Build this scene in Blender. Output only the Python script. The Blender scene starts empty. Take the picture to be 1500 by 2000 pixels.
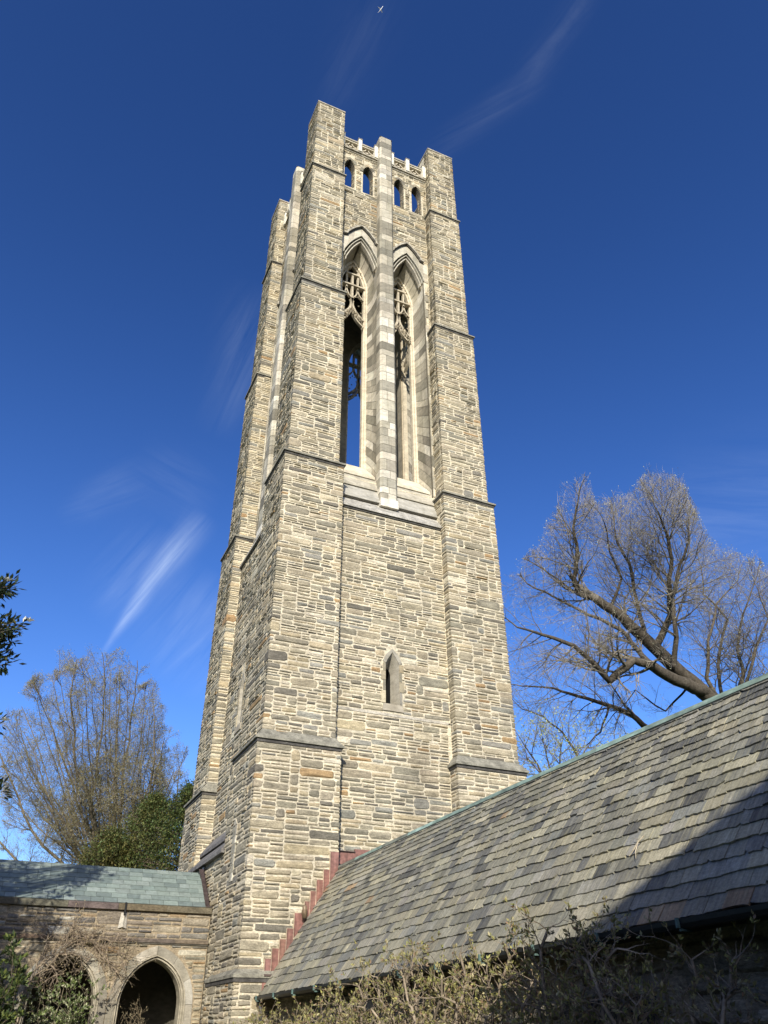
import bpy, math, random
import numpy as np
from mathutils import Vector, Matrix
PI = math.pi
rad = math.radians
sc = bpy.context.scene
COL = sc.collection

# ------------------------------------------------------------------ camera
F_PX, YAW, PITCH, ROLL = 1543.44, 0.43186, 0.58691, -0.00457
CAM = Vector((-9.2095, -22.9264, 1.6))
fw = Vector((math.sin(YAW)*math.cos(PITCH), math.cos(YAW)*math.cos(PITCH), math.sin(PITCH)))
r0 = Vector((math.cos(YAW), -math.sin(YAW), 0)); u0 = r0.cross(fw)
cr = r0*math.cos(ROLL)+u0*math.sin(ROLL); cu = -r0*math.sin(ROLL)+u0*math.cos(ROLL)
cam_d = bpy.data.cameras.new('camera'); cam = bpy.data.objects.new('camera', cam_d); COL.objects.link(cam)
cam.matrix_world = Matrix(((cr.x, cu.x, -fw.x, CAM.x), (cr.y, cu.y, -fw.y, CAM.y), (cr.z, cu.z, -fw.z, CAM.z), (0, 0, 0, 1)))
cam_d.sensor_width = 36; cam_d.lens = F_PX/2000*36; cam_d.clip_start = 0.1; cam_d.clip_end = 20000
sc.camera = cam

# ------------------------------------------------------------------ light, sky, exposure
SUN_AZ, SUN_EL = 27.0, 27.0            # light travels towards +Y turned this much towards +X
sun_d = bpy.data.lights.new('sun', 'SUN'); sun_d.energy = 5.0; sun_d.angle = rad(0.53); sun_d.color = (1.0, 0.95, 0.85)
sun = bpy.data.objects.new('sun', sun_d); COL.objects.link(sun)
Ldir = Vector((math.sin(rad(SUN_AZ))*math.cos(rad(SUN_EL)), math.cos(rad(SUN_AZ))*math.cos(rad(SUN_EL)), -math.sin(rad(SUN_EL))))
sun.rotation_euler = Ldir.to_track_quat('-Z', 'Y').to_euler(); sun.location = (-30, -60, 40)
sc.view_settings.view_transform = 'Standard'; sc.view_settings.look = 'None'; sc.view_settings.gamma = 1
sc.view_settings.exposure = 0.31; sc.view_settings.use_curve_mapping = False
world = bpy.data.worlds.new('World'); sc.world = world; world.use_nodes = True
SKY_STRENGTH = 0.095
def build_world():
    nt = world.node_tree; N = nt.nodes; L = nt.links; N.clear()
    out = N.new('ShaderNodeOutputWorld'); bg = N.new('ShaderNodeBackground'); bg.inputs[1].default_value = SKY_STRENGTH
    sky = N.new('ShaderNodeTexSky'); sky.sky_type = 'NISHITA'; sky.sun_disc = False
    sky.sun_elevation = rad(SUN_EL); sky.sun_rotation = rad(180+SUN_AZ)
    sky.altitude = 100; sky.air_density = 1.0; sky.dust_density = 1.1; sky.ozone_density = 4.0
    hs = N.new('ShaderNodeHueSaturation'); hs.inputs['Hue'].default_value = 0.517; hs.inputs['Saturation'].default_value = 1.24; hs.inputs['Value'].default_value = 1.13
    L.new(sky.outputs[0], hs.inputs['Color'])
    tc = N.new('ShaderNodeTexCoord')
    def vmath(op, a, b=None):
        n = N.new('ShaderNodeVectorMath'); n.operation = op
        L.new(a, n.inputs[0])
        if b is not None:
            if isinstance(b, tuple): n.inputs[1].default_value = b
            else: L.new(b, n.inputs[1])
        return n
    def m(op, a, b=None, c=None, clamp=False):
        n = N.new('ShaderNodeMath'); n.operation = op; n.use_clamp = clamp
        for i, v in enumerate((a, b, c)):
            if v is None: continue
            if isinstance(v, (int, float)): n.inputs[i].default_value = v
            else: L.new(v, n.inputs[i])
        return n.outputs[0]
    d = tc.outputs['Generated']
    # directions in the sky measured round one fixed compass bearing
    A = (0.3492, 0.7573, 0.5518); R = (0.9082, -0.4185, 0.0); U = (-0.231, -0.5012, 0.834)
    a_ = vmath('DOT_PRODUCT', d, A).outputs['Value']; a_ = m('MAXIMUM', a_, 0.05)
    x = m('DIVIDE', vmath('DOT_PRODUCT', d, R).outputs['Value'], a_)
    y = m('DIVIDE', vmath('DOT_PRODUCT', d, U).outputs['Value'], a_)
    comb = N.new('ShaderNodeCombineXYZ'); L.new(x, comb.inputs[0]); L.new(y, comb.inputs[1])
    nz = N.new('ShaderNodeTexNoise'); nz.inputs['Scale'].default_value = 5.0; nz.inputs['Detail'].default_value = 5; L.new(comb.outputs[0], nz.inputs['Vector'])
    w1 = m('MULTIPLY', m('SUBTRACT', nz.outputs['Fac'], 0.5), 0.14)
    total = None
    # wisps of cirrus: start, end, half-width at start and at end, strength
    wisps = [((-0.352, -0.168), (-0.242, -0.018), 0.003, 0.015, 0.40), ((-0.40, 0.00), (-0.31, 0.045), 0.014, 0.028, 0.055), ((-0.31, 0.06), (-0.22, 0.02), 0.03, 0.04, 0.03),
             ((0.06, 0.45), (0.19, 0.545), 0.014, 0.016, 0.034), ((0.18, 0.54), (0.265, 0.67), 0.014, 0.012, 0.042), ((-0.07, 0.50), (0.0, 0.66), 0.02, 0.03, 0.02), ((-0.21, 0.12), (-0.155, 0.27), 0.02, 0.025, 0.06),
             ((-0.27, -0.20), (-0.20, -0.10), 0.05, 0.05, 0.09), ((0.33, -0.02), (0.55, 0.0), 0.05, 0.07, 0.05), ((-0.355, -0.12), (-0.28, -0.03), 0.03, 0.03, 0.07)]
    for (p, q, wa, wb, st) in wisps:
        dx, dy = q[0]-p[0], q[1]-p[1]; ln = math.hypot(dx, dy); ex, ey = dx/ln, dy/ln
        rx = m('SUBTRACT', x, p[0]); ry = m('SUBTRACT', y, p[1])
        s = m('ADD', m('MULTIPLY', rx, ex), m('MULTIPLY', ry, ey))
        t = m('ADD', m('SUBTRACT', m('MULTIPLY', ry, ex), m('MULTIPLY', rx, ey)), m('MULTIPLY', w1, min(1.0, 12*wb)))
        sn = m('DIVIDE', s, ln, clamp=True)
        hw = m('ADD', wa, m('MULTIPLY', sn, wb-wa))
        g = m('DIVIDE', m('ABSOLUTE', t), hw); g = m('POWER', 2.718, m('MULTIPLY', m('MULTIPLY', g, g), -0.8))
        e1 = m('DIVIDE', m('ADD', s, ln*0.15), ln*0.4, clamp=True); e2 = m('DIVIDE', m('SUBTRACT', ln*1.15, s), ln*0.4, clamp=True)
        mp = N.new('ShaderNodeMapping'); L.new(comb.outputs[0], mp.inputs[0])
        mp.inputs['Rotation'].default_value = (0, 0, -math.atan2(ey, ex)+0.12); mp.inputs['Scale'].default_value = (1, 1, 1)
        sc2 = vmath('MULTIPLY', mp.outputs[0], (4, 36, 1))
        fn = N.new('ShaderNodeTexNoise'); fn.inputs['Scale'].default_value = 1.0; fn.inputs['Detail'].default_value = 6; fn.inputs['Roughness'].default_value = 0.66; fn.inputs['Distortion'].default_value = 0.9; L.new(sc2.outputs[0], fn.inputs['Vector'])
        fib = m('MULTIPLY', m('SUBTRACT', fn.outputs['Fac'], 0.33), 2.4, clamp=True)
        v = m('MULTIPLY', m('MULTIPLY', m('MULTIPLY', g, fib), m('MULTIPLY', e1, e2)), st)
        total = v if total is None else m('ADD', total, v)
    mx = N.new('ShaderNodeMixRGB'); mx.blend_type = 'MIX'; L.new(total, mx.inputs[0]); sz = N.new('ShaderNodeSeparateXYZ'); L.new(d, sz.inputs[0])
    gr = N.new('ShaderNodeMapRange'); gr.interpolation_type = 'SMOOTHSTEP'; gr.inputs[1].default_value = 0.1; gr.inputs[2].default_value = 0.95; gr.inputs[3].default_value = 1.75; gr.inputs[4].default_value = 1.0; L.new(sz.outputs[2], gr.inputs[0])
    vs_ = N.new('ShaderNodeVectorMath'); vs_.operation = 'SCALE'; L.new(hs.outputs[0], vs_.inputs[0]); L.new(gr.outputs[0], vs_.inputs['Scale'])
    L.new(vs_.outputs[0], mx.inputs[1]); mx.inputs[2].default_value = (10, 11.5, 13, 1)
    L.new(mx.outputs[0], bg.inputs[0]); L.new(bg.outputs[0], out.inputs[0])
build_world()

def ray(px, py):
    return fw + cr*((px-750)/F_PX) - cu*((py-1000)/F_PX)
def AT(px, py, depth):                 # a point 'depth' metres out in the direction a surveyed sight line runs
    return CAM + ray(px, py)*depth

# ------------------------------------------------------------------ mesh helpers
class MB:
    def __init__(s): s.v = []; s.f = []; s.c = []; s.sm = []
    def add(s, vs, fs, col, smooth=False):
        o = len(s.v); s.v.extend([tuple(p) for p in vs])
        for f in fs: s.f.append([i+o for i in f]); s.c.append(col); s.sm.append(smooth)
    def quad(s, a, b, c, d, col): s.add((a, b, c, d), ((0, 1, 2, 3),), col)
    def box(s, x0, x1, y0, y1, z0, z1, col, faces='xXyYzZ'):
        v = [(x0, y0, z0), (x1, y0, z0), (x1, y1, z0), (x0, y1, z0), (x0, y0, z1), (x1, y0, z1), (x1, y1, z1), (x0, y1, z1)]
        F = dict(z=(3, 2, 1, 0), Z=(4, 5, 6, 7), y=(0, 1, 5, 4), X=(1, 2, 6, 5), Y=(2, 3, 7, 6), x=(3, 0, 4, 7))
        s.add(v, [F[k] for k in faces], col)
    def frustum(s, a, z0, b, z1, col):  # a,b = (x0,x1,y0,y1)
        v = [(a[0], a[2], z0), (a[1], a[2], z0), (a[1], a[3], z0), (a[0], a[3], z0), (b[0], b[2], z1), (b[1], b[2], z1), (b[1], b[3], z1), (b[0], b[3], z1)]
        s.add(v, ((3, 2, 1, 0), (4, 5, 6, 7), (0, 1, 5, 4), (1, 2, 6, 5), (2, 3, 7, 6), (3, 0, 4, 7)), col)
    def prism(s, poly, off, col, cap=True):   # poly: 3-d points, off: extrusion vector
        n = len(poly); p = [Vector(q) for q in poly]; o = Vector(off)
        v = p+[q+o for q in p]; fs = [(i, (i+1) % n, (i+1) % n+n, i+n) for i in range(n)]
        if cap: fs += [tuple(range(n))[::-1], tuple(range(n, 2*n))]
        s.add(v, fs, col)
    def tube(s, pts, rs, col, k=None, cap=False):
        n = len(pts); k = k or (8 if rs[0] > .06 else 6 if rs[0] > .02 else 4 if rs[0] > .008 else 3)
        vs = []; prev = None
        for i in range(n):
            t = (pts[min(i+1, n-1)]-pts[max(i-1, 0)])
            if t.length < 1e-9: t = Vector((0, 0, 1))
            t.normalize()
            if prev is None:
                a = t.orthogonal().normalized()
            else:
                a = prev - t*prev.dot(t)
                a = a.normalized() if a.length > 1e-6 else t.orthogonal().normalized()
            prev = a; b = t.cross(a)
            for j in range(k):
                an = 2*PI*j/k; vs.append(pts[i]+(a*math.cos(an)+b*math.sin(an))*rs[i])
        fs = [(i*k+j, i*k+(j+1) % k, (i+1)*k+(j+1) % k, (i+1)*k+j) for i in range(n-1) for j in range(k)]
        if cap: fs += [tuple(range(k))[::-1], tuple(range((n-1)*k, n*k))]
        s.add(vs, fs, col, k > 3)
    def mesh(s, name, mats):
        me = bpy.data.meshes.new(name); me.from_pydata(s.v, [], s.f)
        at = me.color_attributes.new('Col', 'FLOAT_COLOR', 'CORNER')
        ln = np.array([len(f) for f in s.f]); c = np.ones((len(s.f), 4), np.float32)
        if len(s.f): c[:, :3] = np.array(s.c, np.float32)[:, :3]
        at.data.foreach_set('color', np.repeat(c, ln, axis=0).ravel())
        me.polygons.foreach_set('use_smooth', s.sm)
        me.materials.append(mats); me.update(); return me
    def build(s, name, mat, parent=None, rot=0.0, loc=None, label=None):
        o = bpy.data.objects.new(name, s.mesh(name, mat)); COL.objects.link(o)
        if parent is not None: o.parent = parent
        if rot: o.rotation_euler = (0, 0, rot)
        if loc is not None: o.location = loc
        if label: o['label'] = label
        return o
def share(o, parent, rot=0.0, label=None):
    c = o.copy(); COL.objects.link(c); c.parent = parent; c.rotation_euler = (0, 0, rot)
    if label: c['label'] = label
    return c
def empty(name, loc, label, cat, group=None):
    o = bpy.data.objects.new(name, None); COL.objects.link(o); o.location = loc; return tag(o, label, cat, group)
def tag(o, label=None, cat=None, group=None, kind=None):
    if label: o['label'] = label
    if cat: o['category'] = cat
    if group: o['group'] = group
    if kind: o['kind'] = kind
    return o

# ------------------------------------------------------------------ materials
def material(name, rough=0.85, mott=0.35, mscale=(3, 3, 9), fine=28.0, finea=0.25, bump=0.5, bdist=0.012, metal=0.0, spec=0.3, translucent=0.0, stain=None, streak=None, tint=None):
    m = bpy.data.materials.new(name); m.use_nodes = True; nt = m.node_tree; N = nt.nodes; L = nt.links
    b = N['Principled BSDF']; b.inputs['Roughness'].default_value = rough; b.inputs['Metallic'].default_value = metal
    b.inputs['Specular IOR Level'].default_value = spec
    at = N.new('ShaderNodeAttribute'); at.attribute_name = 'Col'; col = at.outputs['Color']
    if tint:
        rgb = N.new('ShaderNodeRGB'); rgb.outputs[0].default_value = (*tint, 1); col = rgb.outputs[0]
    tc = N.new('ShaderNodeTexCoord'); co = tc.outputs['Object']
    def noise(vec, scale, det=4, ro=0.6):
        n = N.new('ShaderNodeTexNoise'); n.inputs['Scale'].default_value = scale; n.inputs['Detail'].default_value = det; n.inputs['Roughness'].default_value = ro; L.new(vec, n.inputs['Vector']); return n.outputs['Fac']
    def scaled(vec, s):
        n = N.new('ShaderNodeVectorMath'); n.operation = 'MULTIPLY'; L.new(vec, n.inputs[0]); n.inputs[1].default_value = s; return n.outputs[0]
    def maprange(v, a, b_, c, d):
        n = N.new('ShaderNodeMapRange'); n.inputs[1].default_value = a; n.inputs[2].default_value = b_; n.inputs[3].default_value = c; n.inputs[4].default_value = d; L.new(v, n.inputs[0]); return n.outputs[0]
    def mulc(c, f):
        n = N.new('ShaderNodeVectorMath'); n.operation = 'SCALE'; L.new(c, n.inputs[0]); L.new(f, n.inputs['Scale']); return n.outputs[0]
    sv = scaled(co, mscale)
    n1 = noise(sv, 1.6, 5, 0.62); n2 = noise(scaled(co, (1, 1, 1.8)), fine, 3, 0.6)
    if mott: col = mulc(col, maprange(n1, 0.3, 0.7, 1-mott, 1+mott))
    if finea: col = mulc(col, maprange(n2, 0.3, 0.7, 1-finea, 1+finea))
    if streak:                           # warm and cool bands in riven slate
        sn = noise(scaled(co, streak[0]), 1.0, 4, 0.65)
        mx = N.new('ShaderNodeMixRGB'); L.new(maprange(sn, 0.48, 0.66, 0, streak[2]), mx.inputs[0]); L.new(col, mx.inputs[1]); mx.inputs[2].default_value = (*streak[1], 1); col = mx.outputs[0]
    if stain:                            # weather stains of their own shape
        st = noise(scaled(co, stain[0]), 1.0, 5, 0.7)
        mx = N.new('ShaderNodeMixRGB'); mx.blend_type = 'MULTIPLY'; L.new(maprange(st, 0.45, 0.75, 0, stain[2]), mx.inputs[0]); L.new(col, mx.inputs[1]); mx.inputs[2].default_value = (*stain[1], 1); col = mx.outputs[0]
    L.new(col, b.inputs['Base Color'])
    if bump:
        bp = N.new('ShaderNodeBump'); bp.inputs['Strength'].default_value = bump; bp.inputs['Distance'].default_value = bdist
        ad = N.new('ShaderNodeMath'); ad.operation = 'ADD'; L.new(n1, ad.inputs[0])
        ml = N.new('ShaderNodeMath'); ml.operation = 'MULTIPLY'; ml.inputs[1].default_value = 0.5; L.new(n2, ml.inputs[0]); L.new(ml.outputs[0], ad.inputs[1])
        L.new(ad.outputs[0], bp.inputs['Height']); L.new(bp.outputs[0], b.inputs['Normal'])
    if translucent:
        tr = N.new('ShaderNodeBsdfTranslucent'); L.new(col, tr.inputs[0]); ms = N.new('ShaderNodeMixShader'); ms.inputs[0].default_value = translucent
        L.new(b.outputs[0], ms.inputs[1]); L.new(tr.outputs[0], ms.inputs[2]); L.new(ms.outputs[0], N['Material Output'].inputs[0])
    return m
M_RUBBLE = material('rubble_masonry', rough=0.93, mott=0.33, mscale=(2.2, 2.2, 9), fine=22, finea=0.3, bump=0.8, bdist=0.03, spec=0.15, stain=((0.8, 0.8, 0.13), (0.58, 0.58, 0.59), 0.75))
M_DRESSED = material('dressed_stone', rough=0.85, mott=0.24, mscale=(2, 2, 5), fine=30, finea=0.15, bump=0.3, bdist=0.008, spec=0.2, stain=((2.2, 2.2, 0.35), (0.55, 0.53, 0.48), 0.7))
M_TRIM = material('weathered_trim_stone', rough=0.9, mott=0.45, mscale=(2.5, 2.5, 3), fine=20, finea=0.3, bump=0.8, bdist=0.01, spec=0.2)
M_INSIDE = material('interior_masonry', rough=0.95, mott=0.25, mscale=(1, 1, 1), fine=6, finea=0.2, bump=0.3, spec=0.1)
M_SLATE = material('riven_slate', rough=0.62, mott=0.34, mscale=(2.5, 18, 2.5), fine=26, finea=0.24, bump=0.7, bdist=0.008, spec=0.35, streak=((2.2, 30, 2.2), (0.34, 0.31, 0.19), 0.40), stain=((1.2, 1.2, 1.2), (.55, .56, .55), .7))
M_SLATE_G = material('green_slate', rough=0.6, mott=0.16, mscale=(4, 4, 4), fine=14, finea=0.12, bump=0.3, bdist=0.006, spec=0.4)
M_COPPER = material('brown_copper_flashing', rough=0.5, mott=0.4, mscale=(6, 6, 1.5), fine=9, finea=0.25, bump=0.4, metal=0.25, spec=0.4)
M_VERD = material('verdigris_copper', rough=0.7, mott=0.4, mscale=(8, 1.2, 8), fine=5, finea=0.3, bump=0.1, metal=0.0, spec=0.3)
M_METAL = material('dark_painted_metal', rough=0.45, mott=0.2, fine=5, finea=0.1, bump=0.05, spec=0.4)
M_BARK = material('bark', rough=0.95, mott=0.4, mscale=(3, 3, 1.2), fine=12, finea=0.35, bump=0.8, bdist=0.02, spec=0.1)
M_LEAF = material('leaf', rough=0.55, mott=0.2, mscale=(1, 1, 1), fine=3, finea=0.15, bump=0.0, spec=0.35, translucent=0.3)
M_GLOSS = material('glossy_leaf', rough=0.32, mott=0.2, mscale=(1, 1, 1), fine=3, finea=0.15, bump=0.0, spec=0.6, translucent=0.12)
M_PETAL = material('petal', rough=0.6, mott=0.05, fine=3, finea=0.03, bump=0, spec=0.3, translucent=0.25)
M_GRASS = material('lawn', rough=0.95, mott=0.4, mscale=(1, 1, 1), fine=8, finea=0.4, bump=0.5, bdist=0.03, spec=0.1)
M_WHITE = material('white_paint', rough=0.4, mott=0.02, finea=0, bump=0, spec=0.5)

MORTAR = (0.55, 0.485, 0.355)
PAL = [((0.321, 0.275, 0.192), 26), ((0.277, 0.244, 0.175), 22), ((0.221, 0.199, 0.148), 15), ((0.379, 0.313, 0.202), 15), ((0.438, 0.376, 0.262), 7), ((0.158, 0.142, 0.111), 6), ((0.341, 0.231, 0.121), 3), ((0.249, 0.235, 0.193), 9), ((0.498, 0.444, 0.333), 3)]
PAL_PALE = [((.50, .455, .36), 9), ((.42, .38, .295), 8), ((.57, .53, .435), 4), ((.30, .275, .215), 5), ((.37, .335, .26), 6)]
PAL_CLO = [((.24, .20, .15), 20), ((.20, .18, .15), 20), ((.30, .255, .185), 16), ((.14, .13, .115), 12), ((.42, .39, .33), 6), ((.34, .25, .15), 4)]
def pick(rnd, pal, j=0.12):
    t = rnd.random()*sum(w for _, w in pal)
    for c, w in pal:
        t -= w
        if t <= 0: break
    k = 1+rnd.uniform(-j, j); return tuple(x*k*(1+rnd.uniform(-.012, .012)) for x in c)

# ------------------------------------------------------------------ masonry
def skyline(W, H, rnd, unit=0.037, hw=((2, 30), (3, 32), (4, 22), (5, 12), (6, 6), (8, 2)), lr=(2.2, 6.0), lmax=1.0, lmin=0.22, corners=()):
    segs = [[0.0, W, 0.0]]; out = []
    while True:
        i = min(range(len(segs)), key=lambda k: segs[k][2]); a, b, v = segs[i]
        if v >= H-1e-6: break
        j = i
        while j+1 < len(segs) and abs(segs[j+1][2]-v) < 1e-6: j += 1
        b = segs[j][1]
        nb = min([segs[i-1][2] if i > 0 else 1e9, segs[j+1][2] if j+1 < len(segs) else 1e9])
        h = unit*rnd.choices([x for x, _ in hw], [x for _, x in hw])[0]
        if b-a < lmin+0.02 and nb < 1e8: h = min(max(nb-v, unit), unit*8)
        elif nb < 1e8 and unit*1.9 < nb-v < unit*6.2 and rnd.random() < .65: h = nb-v
        if v+h > H-unit*1.2: h = H-v
        l = min(max(h*rnd.uniform(*lr), lmin+0.03), lmax)
        if b-a-l < lmin: l = b-a
        for c in corners:
            e = a+l
            if abs(e-c) < 0.10: l = (c+0.10+rnd.random()*.1-a) if c+0.12 < b else l
        l = min(l, b-a)
        if b-a-l < 0.06: l = b-a
        out.append((a, a+l, v, v+h))
        rep = [[a, a+l, v+h]]
        if b-a-l > 1e-6: rep.append([a+l, b, v])
        segs[i:j+1] = rep
    return out
class PathMap:                            # unrolls a plan polyline: u along it, v up, n outwards (left of travel)
    def __init__(s, pts, z0):
        s.p = [Vector((x, y)) for x, y in pts]; s.z0 = z0; s.L = [0]
        for a, b in zip(s.p, s.p[1:]): s.L.append(s.L[-1]+(b-a).length)
        s.W = s.L[-1]; s.corners = s.L[1:-1]
    def at(s, k, u, v, n):
        a, b = s.p[k], s.p[k+1]; d = (b-a).normalized(); q = a+d*(u-s.L[k])
        return (q.x-d.y*n, q.y+d.x*n, s.z0+v)
def stone(mb, P, u0, u1, v0, v1, h, col, rnd, gap=0.012, jit=0.35, e0=None, e1=None):
    """one rough-faced stone; e0/e1 = flat end run on to a corner by that much"""
    a = u0+(gap if e0 is None else -e0); b = u1-(gap if e1 is None else -e1); c = v0+gap; d = v1-gap
    if b-a < 0.02 or d-c < 0.02: return
    m = min(b-a, d-c); q = m*0.22; J = min(m*0.12, 0.02)*jit/0.35
    def r(): return rnd.uniform(-J, J)
    o = []
    o += [(a, c+q), (a, d-q)] if e0 is None else [(a, c), (a, d)]
    o += [(a+q, d), (b-q, d)] if True else []
    o += [(b, d-q), (b, c+q)] if e1 is None else [(b, d), (b, c)]
    o += [(b-q, c), (a+q, c)]
    base = []; top = []
    ins = min(0.02+0.3*h, m*0.28)
    uc, vc = (a+b)/2, (c+d)/2
    tl = rnd.uniform(-.3, .3)*h; tv = rnd.uniform(-.3, .3)*h
    for i, (u, v) in enumerate(o):
        fl = (e0 is not None and i < 2) or (e1 is not None and i in (4, 5))
        if not fl: u += r(); v += r()
        base.append(P(u, v, -0.004))
        u2 = u if fl else u+(ins if u < uc else -ins)*(1 if abs(u-uc) > (b-a)/2-q*.7 else .3)
        v2 = v+(ins if v < vc else -ins)*(1 if abs(v-vc) > (d-c)/2-q*.7 else .3)
        hh = h if fl else h*(0.8+tl*(1 if u > uc else -1)/max(h, .001)*.6+tv*(1 if v > vc else -1)/max(h, .001)*.6+rnd.uniform(-.15, .15))
        top.append(P(u2, v2, hh))
    um, vm = uc+rnd.uniform(-.2, .2)*(b-a), vc+rnd.uniform(-.2, .2)*(d-c)
    cen = P(um, vm, h*1.15)
    n = 8; vs = base+top+[cen]
    fs = [(i, (i+1) % n, n+(i+1) % n, n+i)[::-1] for i in range(n)]+[(n+i, n+(i+1) % n, 2*n)[::-1] for i in range(n)]
    mb.add(vs, fs, col)
def masonry(mb, pm, H, rnd, pal=PAL, skip=None, hr=(0.010, 0.030), u_from=None, gap=0.010, **kw):
    for (a, b, c, d) in skyline(pm.W, H, rnd, corners=pm.corners, **kw):
        spans = [(a, b)]
        if skip: spans = skip(a, b, pm.z0+c, pm.z0+d)
        for (s0, s1) in spans:
            if s1-s0 < 0.05: continue
            col = pick(rnd, pal); h = rnd.uniform(*hr)
            if rnd.random() < .08: h *= 1.5
            cs = [x for x in pm.corners if s0+1e-6 < x < s1-1e-6]; pts = [s0]+cs+[s1]
            for i in range(len(pts)-1):
                k = 0
                while k < len(pm.corners) and pts[i] >= pm.corners[k]-1e-6: k += 1
                hs_ = min(h, 0.02) if cs else h
                stone(mb, lambda u, v, n, k=k: pm.at(k, u, v, n), pts[i], pts[i+1], c, d, hs_, col, rnd, gap=gap,
                      e0=None if i == 0 else hs_-0.003, e1=None if i == len(pts)-2 else hs_-0.003)

def arch(hw, zs, za, zb, cx=0.0, n=9, flat=0.0):
    """outline of a pointed opening, from bottom left over the apex to bottom right: list of (x,z)"""
    rise = max(za-zs, 1e-3); R = (hw*hw+rise*rise)/(2*hw); A = math.asin(min(1, rise/R)) if rise < R else PI-math.asin(rise/R) if R < hw else math.asin(min(1, rise/R))
    L = [(cx-hw, zb)]
    pts = []
    for i in range(n+1):
        t = A*i/n; x = -hw+R-R*math.cos(t); z = zs+R*math.sin(t); g = i/n
        pts.append((x+(-hw+hw*g-x)*flat*min(1, g*4), z+(zs+(za-zs)*g-z)*flat*min(1, g*4)))
    k = -pts[-1][0]/max(hw, 1e-6) if abs(pts[-1][0]) > 1e-6 else 0
    L += [(cx+x, z) for x, z in pts]
    L += [(cx-x, z) for x, z in pts[::-1][1:]]
    L.append((cx+hw, zb)); return L
def inside_hw(op, z0, z1):               # widest reach of an outline between two heights -> (xmin,xmax) or None
    xs = []
    for (x, z), (x2, z2) in zip(op, op[1:]):
        lo, hi = min(z, z2), max(z, z2)
        if hi < z0 or lo > z1: continue
        xs += [x, x2] if lo >= z0 and hi <= z1 else []
        for zz in (max(z0, lo), min(z1, hi)):
            t = 0.5 if abs(z2-z) < 1e-9 else (zz-z)/(z2-z); xs.append(x+(x2-x)*min(1, max(0, t)))
    return (min(xs), max(xs)) if xs else None
def panel(mb, x0, x1, z0, z1, op, d, col, flip=False):
    """flat wall skin at distance d from the tower axis, with one pointed opening"""
    ap = max(range(len(op)), key=lambda i: op[i][1]); zb = op[0][1]
    Lp = [(x0, zb)]+op[:ap+1]+[(op[ap][0], z1), (x0, z1)]; Rp = [(op[ap][0], z1)]+op[ap:]+[(x1, zb), (x1, z1)]
    for poly in (Lp, Rp, [(x0, z0), (x1, z0), (x1, zb), (x0, zb)]):
        p = []
        for q in poly:
            if not p or abs(p[-1][0]-q[0])+abs(p[-1][1]-q[1]) > 1e-6: p.append(q)
        if abs(p[0][0]-p[-1][0])+abs(p[0][1]-p[-1][1]) < 1e-6: p.pop()
        area = sum(p[i][0]*p[(i+1) % len(p)][1]-p[(i+1) % len(p)][0]*p[i][1] for i in range(len(p)))
        if (area < 0) != flip: p = p[::-1]
        mb.add([(x, -d, z) for x, z in p], [tuple(range(len(p)))], col)
def loft(mb, A, dA, B, dB, col):
    for i in range(len(A)-1):
        a, b = A[i], A[i+1]; c, e = B[i+1], B[i]
        mb.quad((a[0], -dA, a[1]), (b[0], -dA, b[1]), (c[0], -dB, c[1]), (e[0], -dB, e[1]), col)
def ring_bar(mb, A, B, d0, d1, col, closed=False):
    """bar between two outlines, from depth d0 (front) back to d1"""
    n = len(A)
    for i in range(n-1):
        a, b, c, e = A[i], A[i+1], B[i+1], B[i]
        mb.quad((e[0], -d0, e[1]), (c[0], -d0, c[1]), (b[0], -d0, b[1]), (a[0], -d0, a[1]), col)
        mb.quad((e[0], -d0, e[1]), (e[0], -d1, e[1]), (c[0], -d1, c[1]), (c[0], -d0, c[1]), col)
        mb.quad((a[0], -d0, a[1]), (b[0], -d0, b[1]), (b[0], -d1, b[1]), (a[0], -d1, a[1]), col)
        mb.quad((a[0], -d1, a[1]), (b[0], -d1, b[1]), (c[0], -d1, c[1]), (e[0], -d1, e[1]), col)
def offset(path, w):
    o = []
    for i, (x, z) in enumerate(path):
        a = path[max(i-1, 0)]; b = path[min(i+1, len(path)-1)]; dx, dz = b[0]-a[0], b[1]-a[1]; l = math.hypot(dx, dz) or 1
        o.append((x-dz/l*w, z+dx/l*w))
    return o
def bar(mb, path, w, d0, d1, col):
    ring_bar(mb, offset(path, w/2), offset(path, -w/2), d0, d1, col)
    for (p, q) in ((offset(path, w/2)[0], offset(path, -w/2)[0]), (offset(path, w/2)[-1], offset(path, -w/2)[-1])):
        mb.quad((p[0], -d0, p[1]), (q[0], -d0, q[1]), (q[0], -d1, q[1]), (p[0], -d1, p[1]), col)

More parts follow.
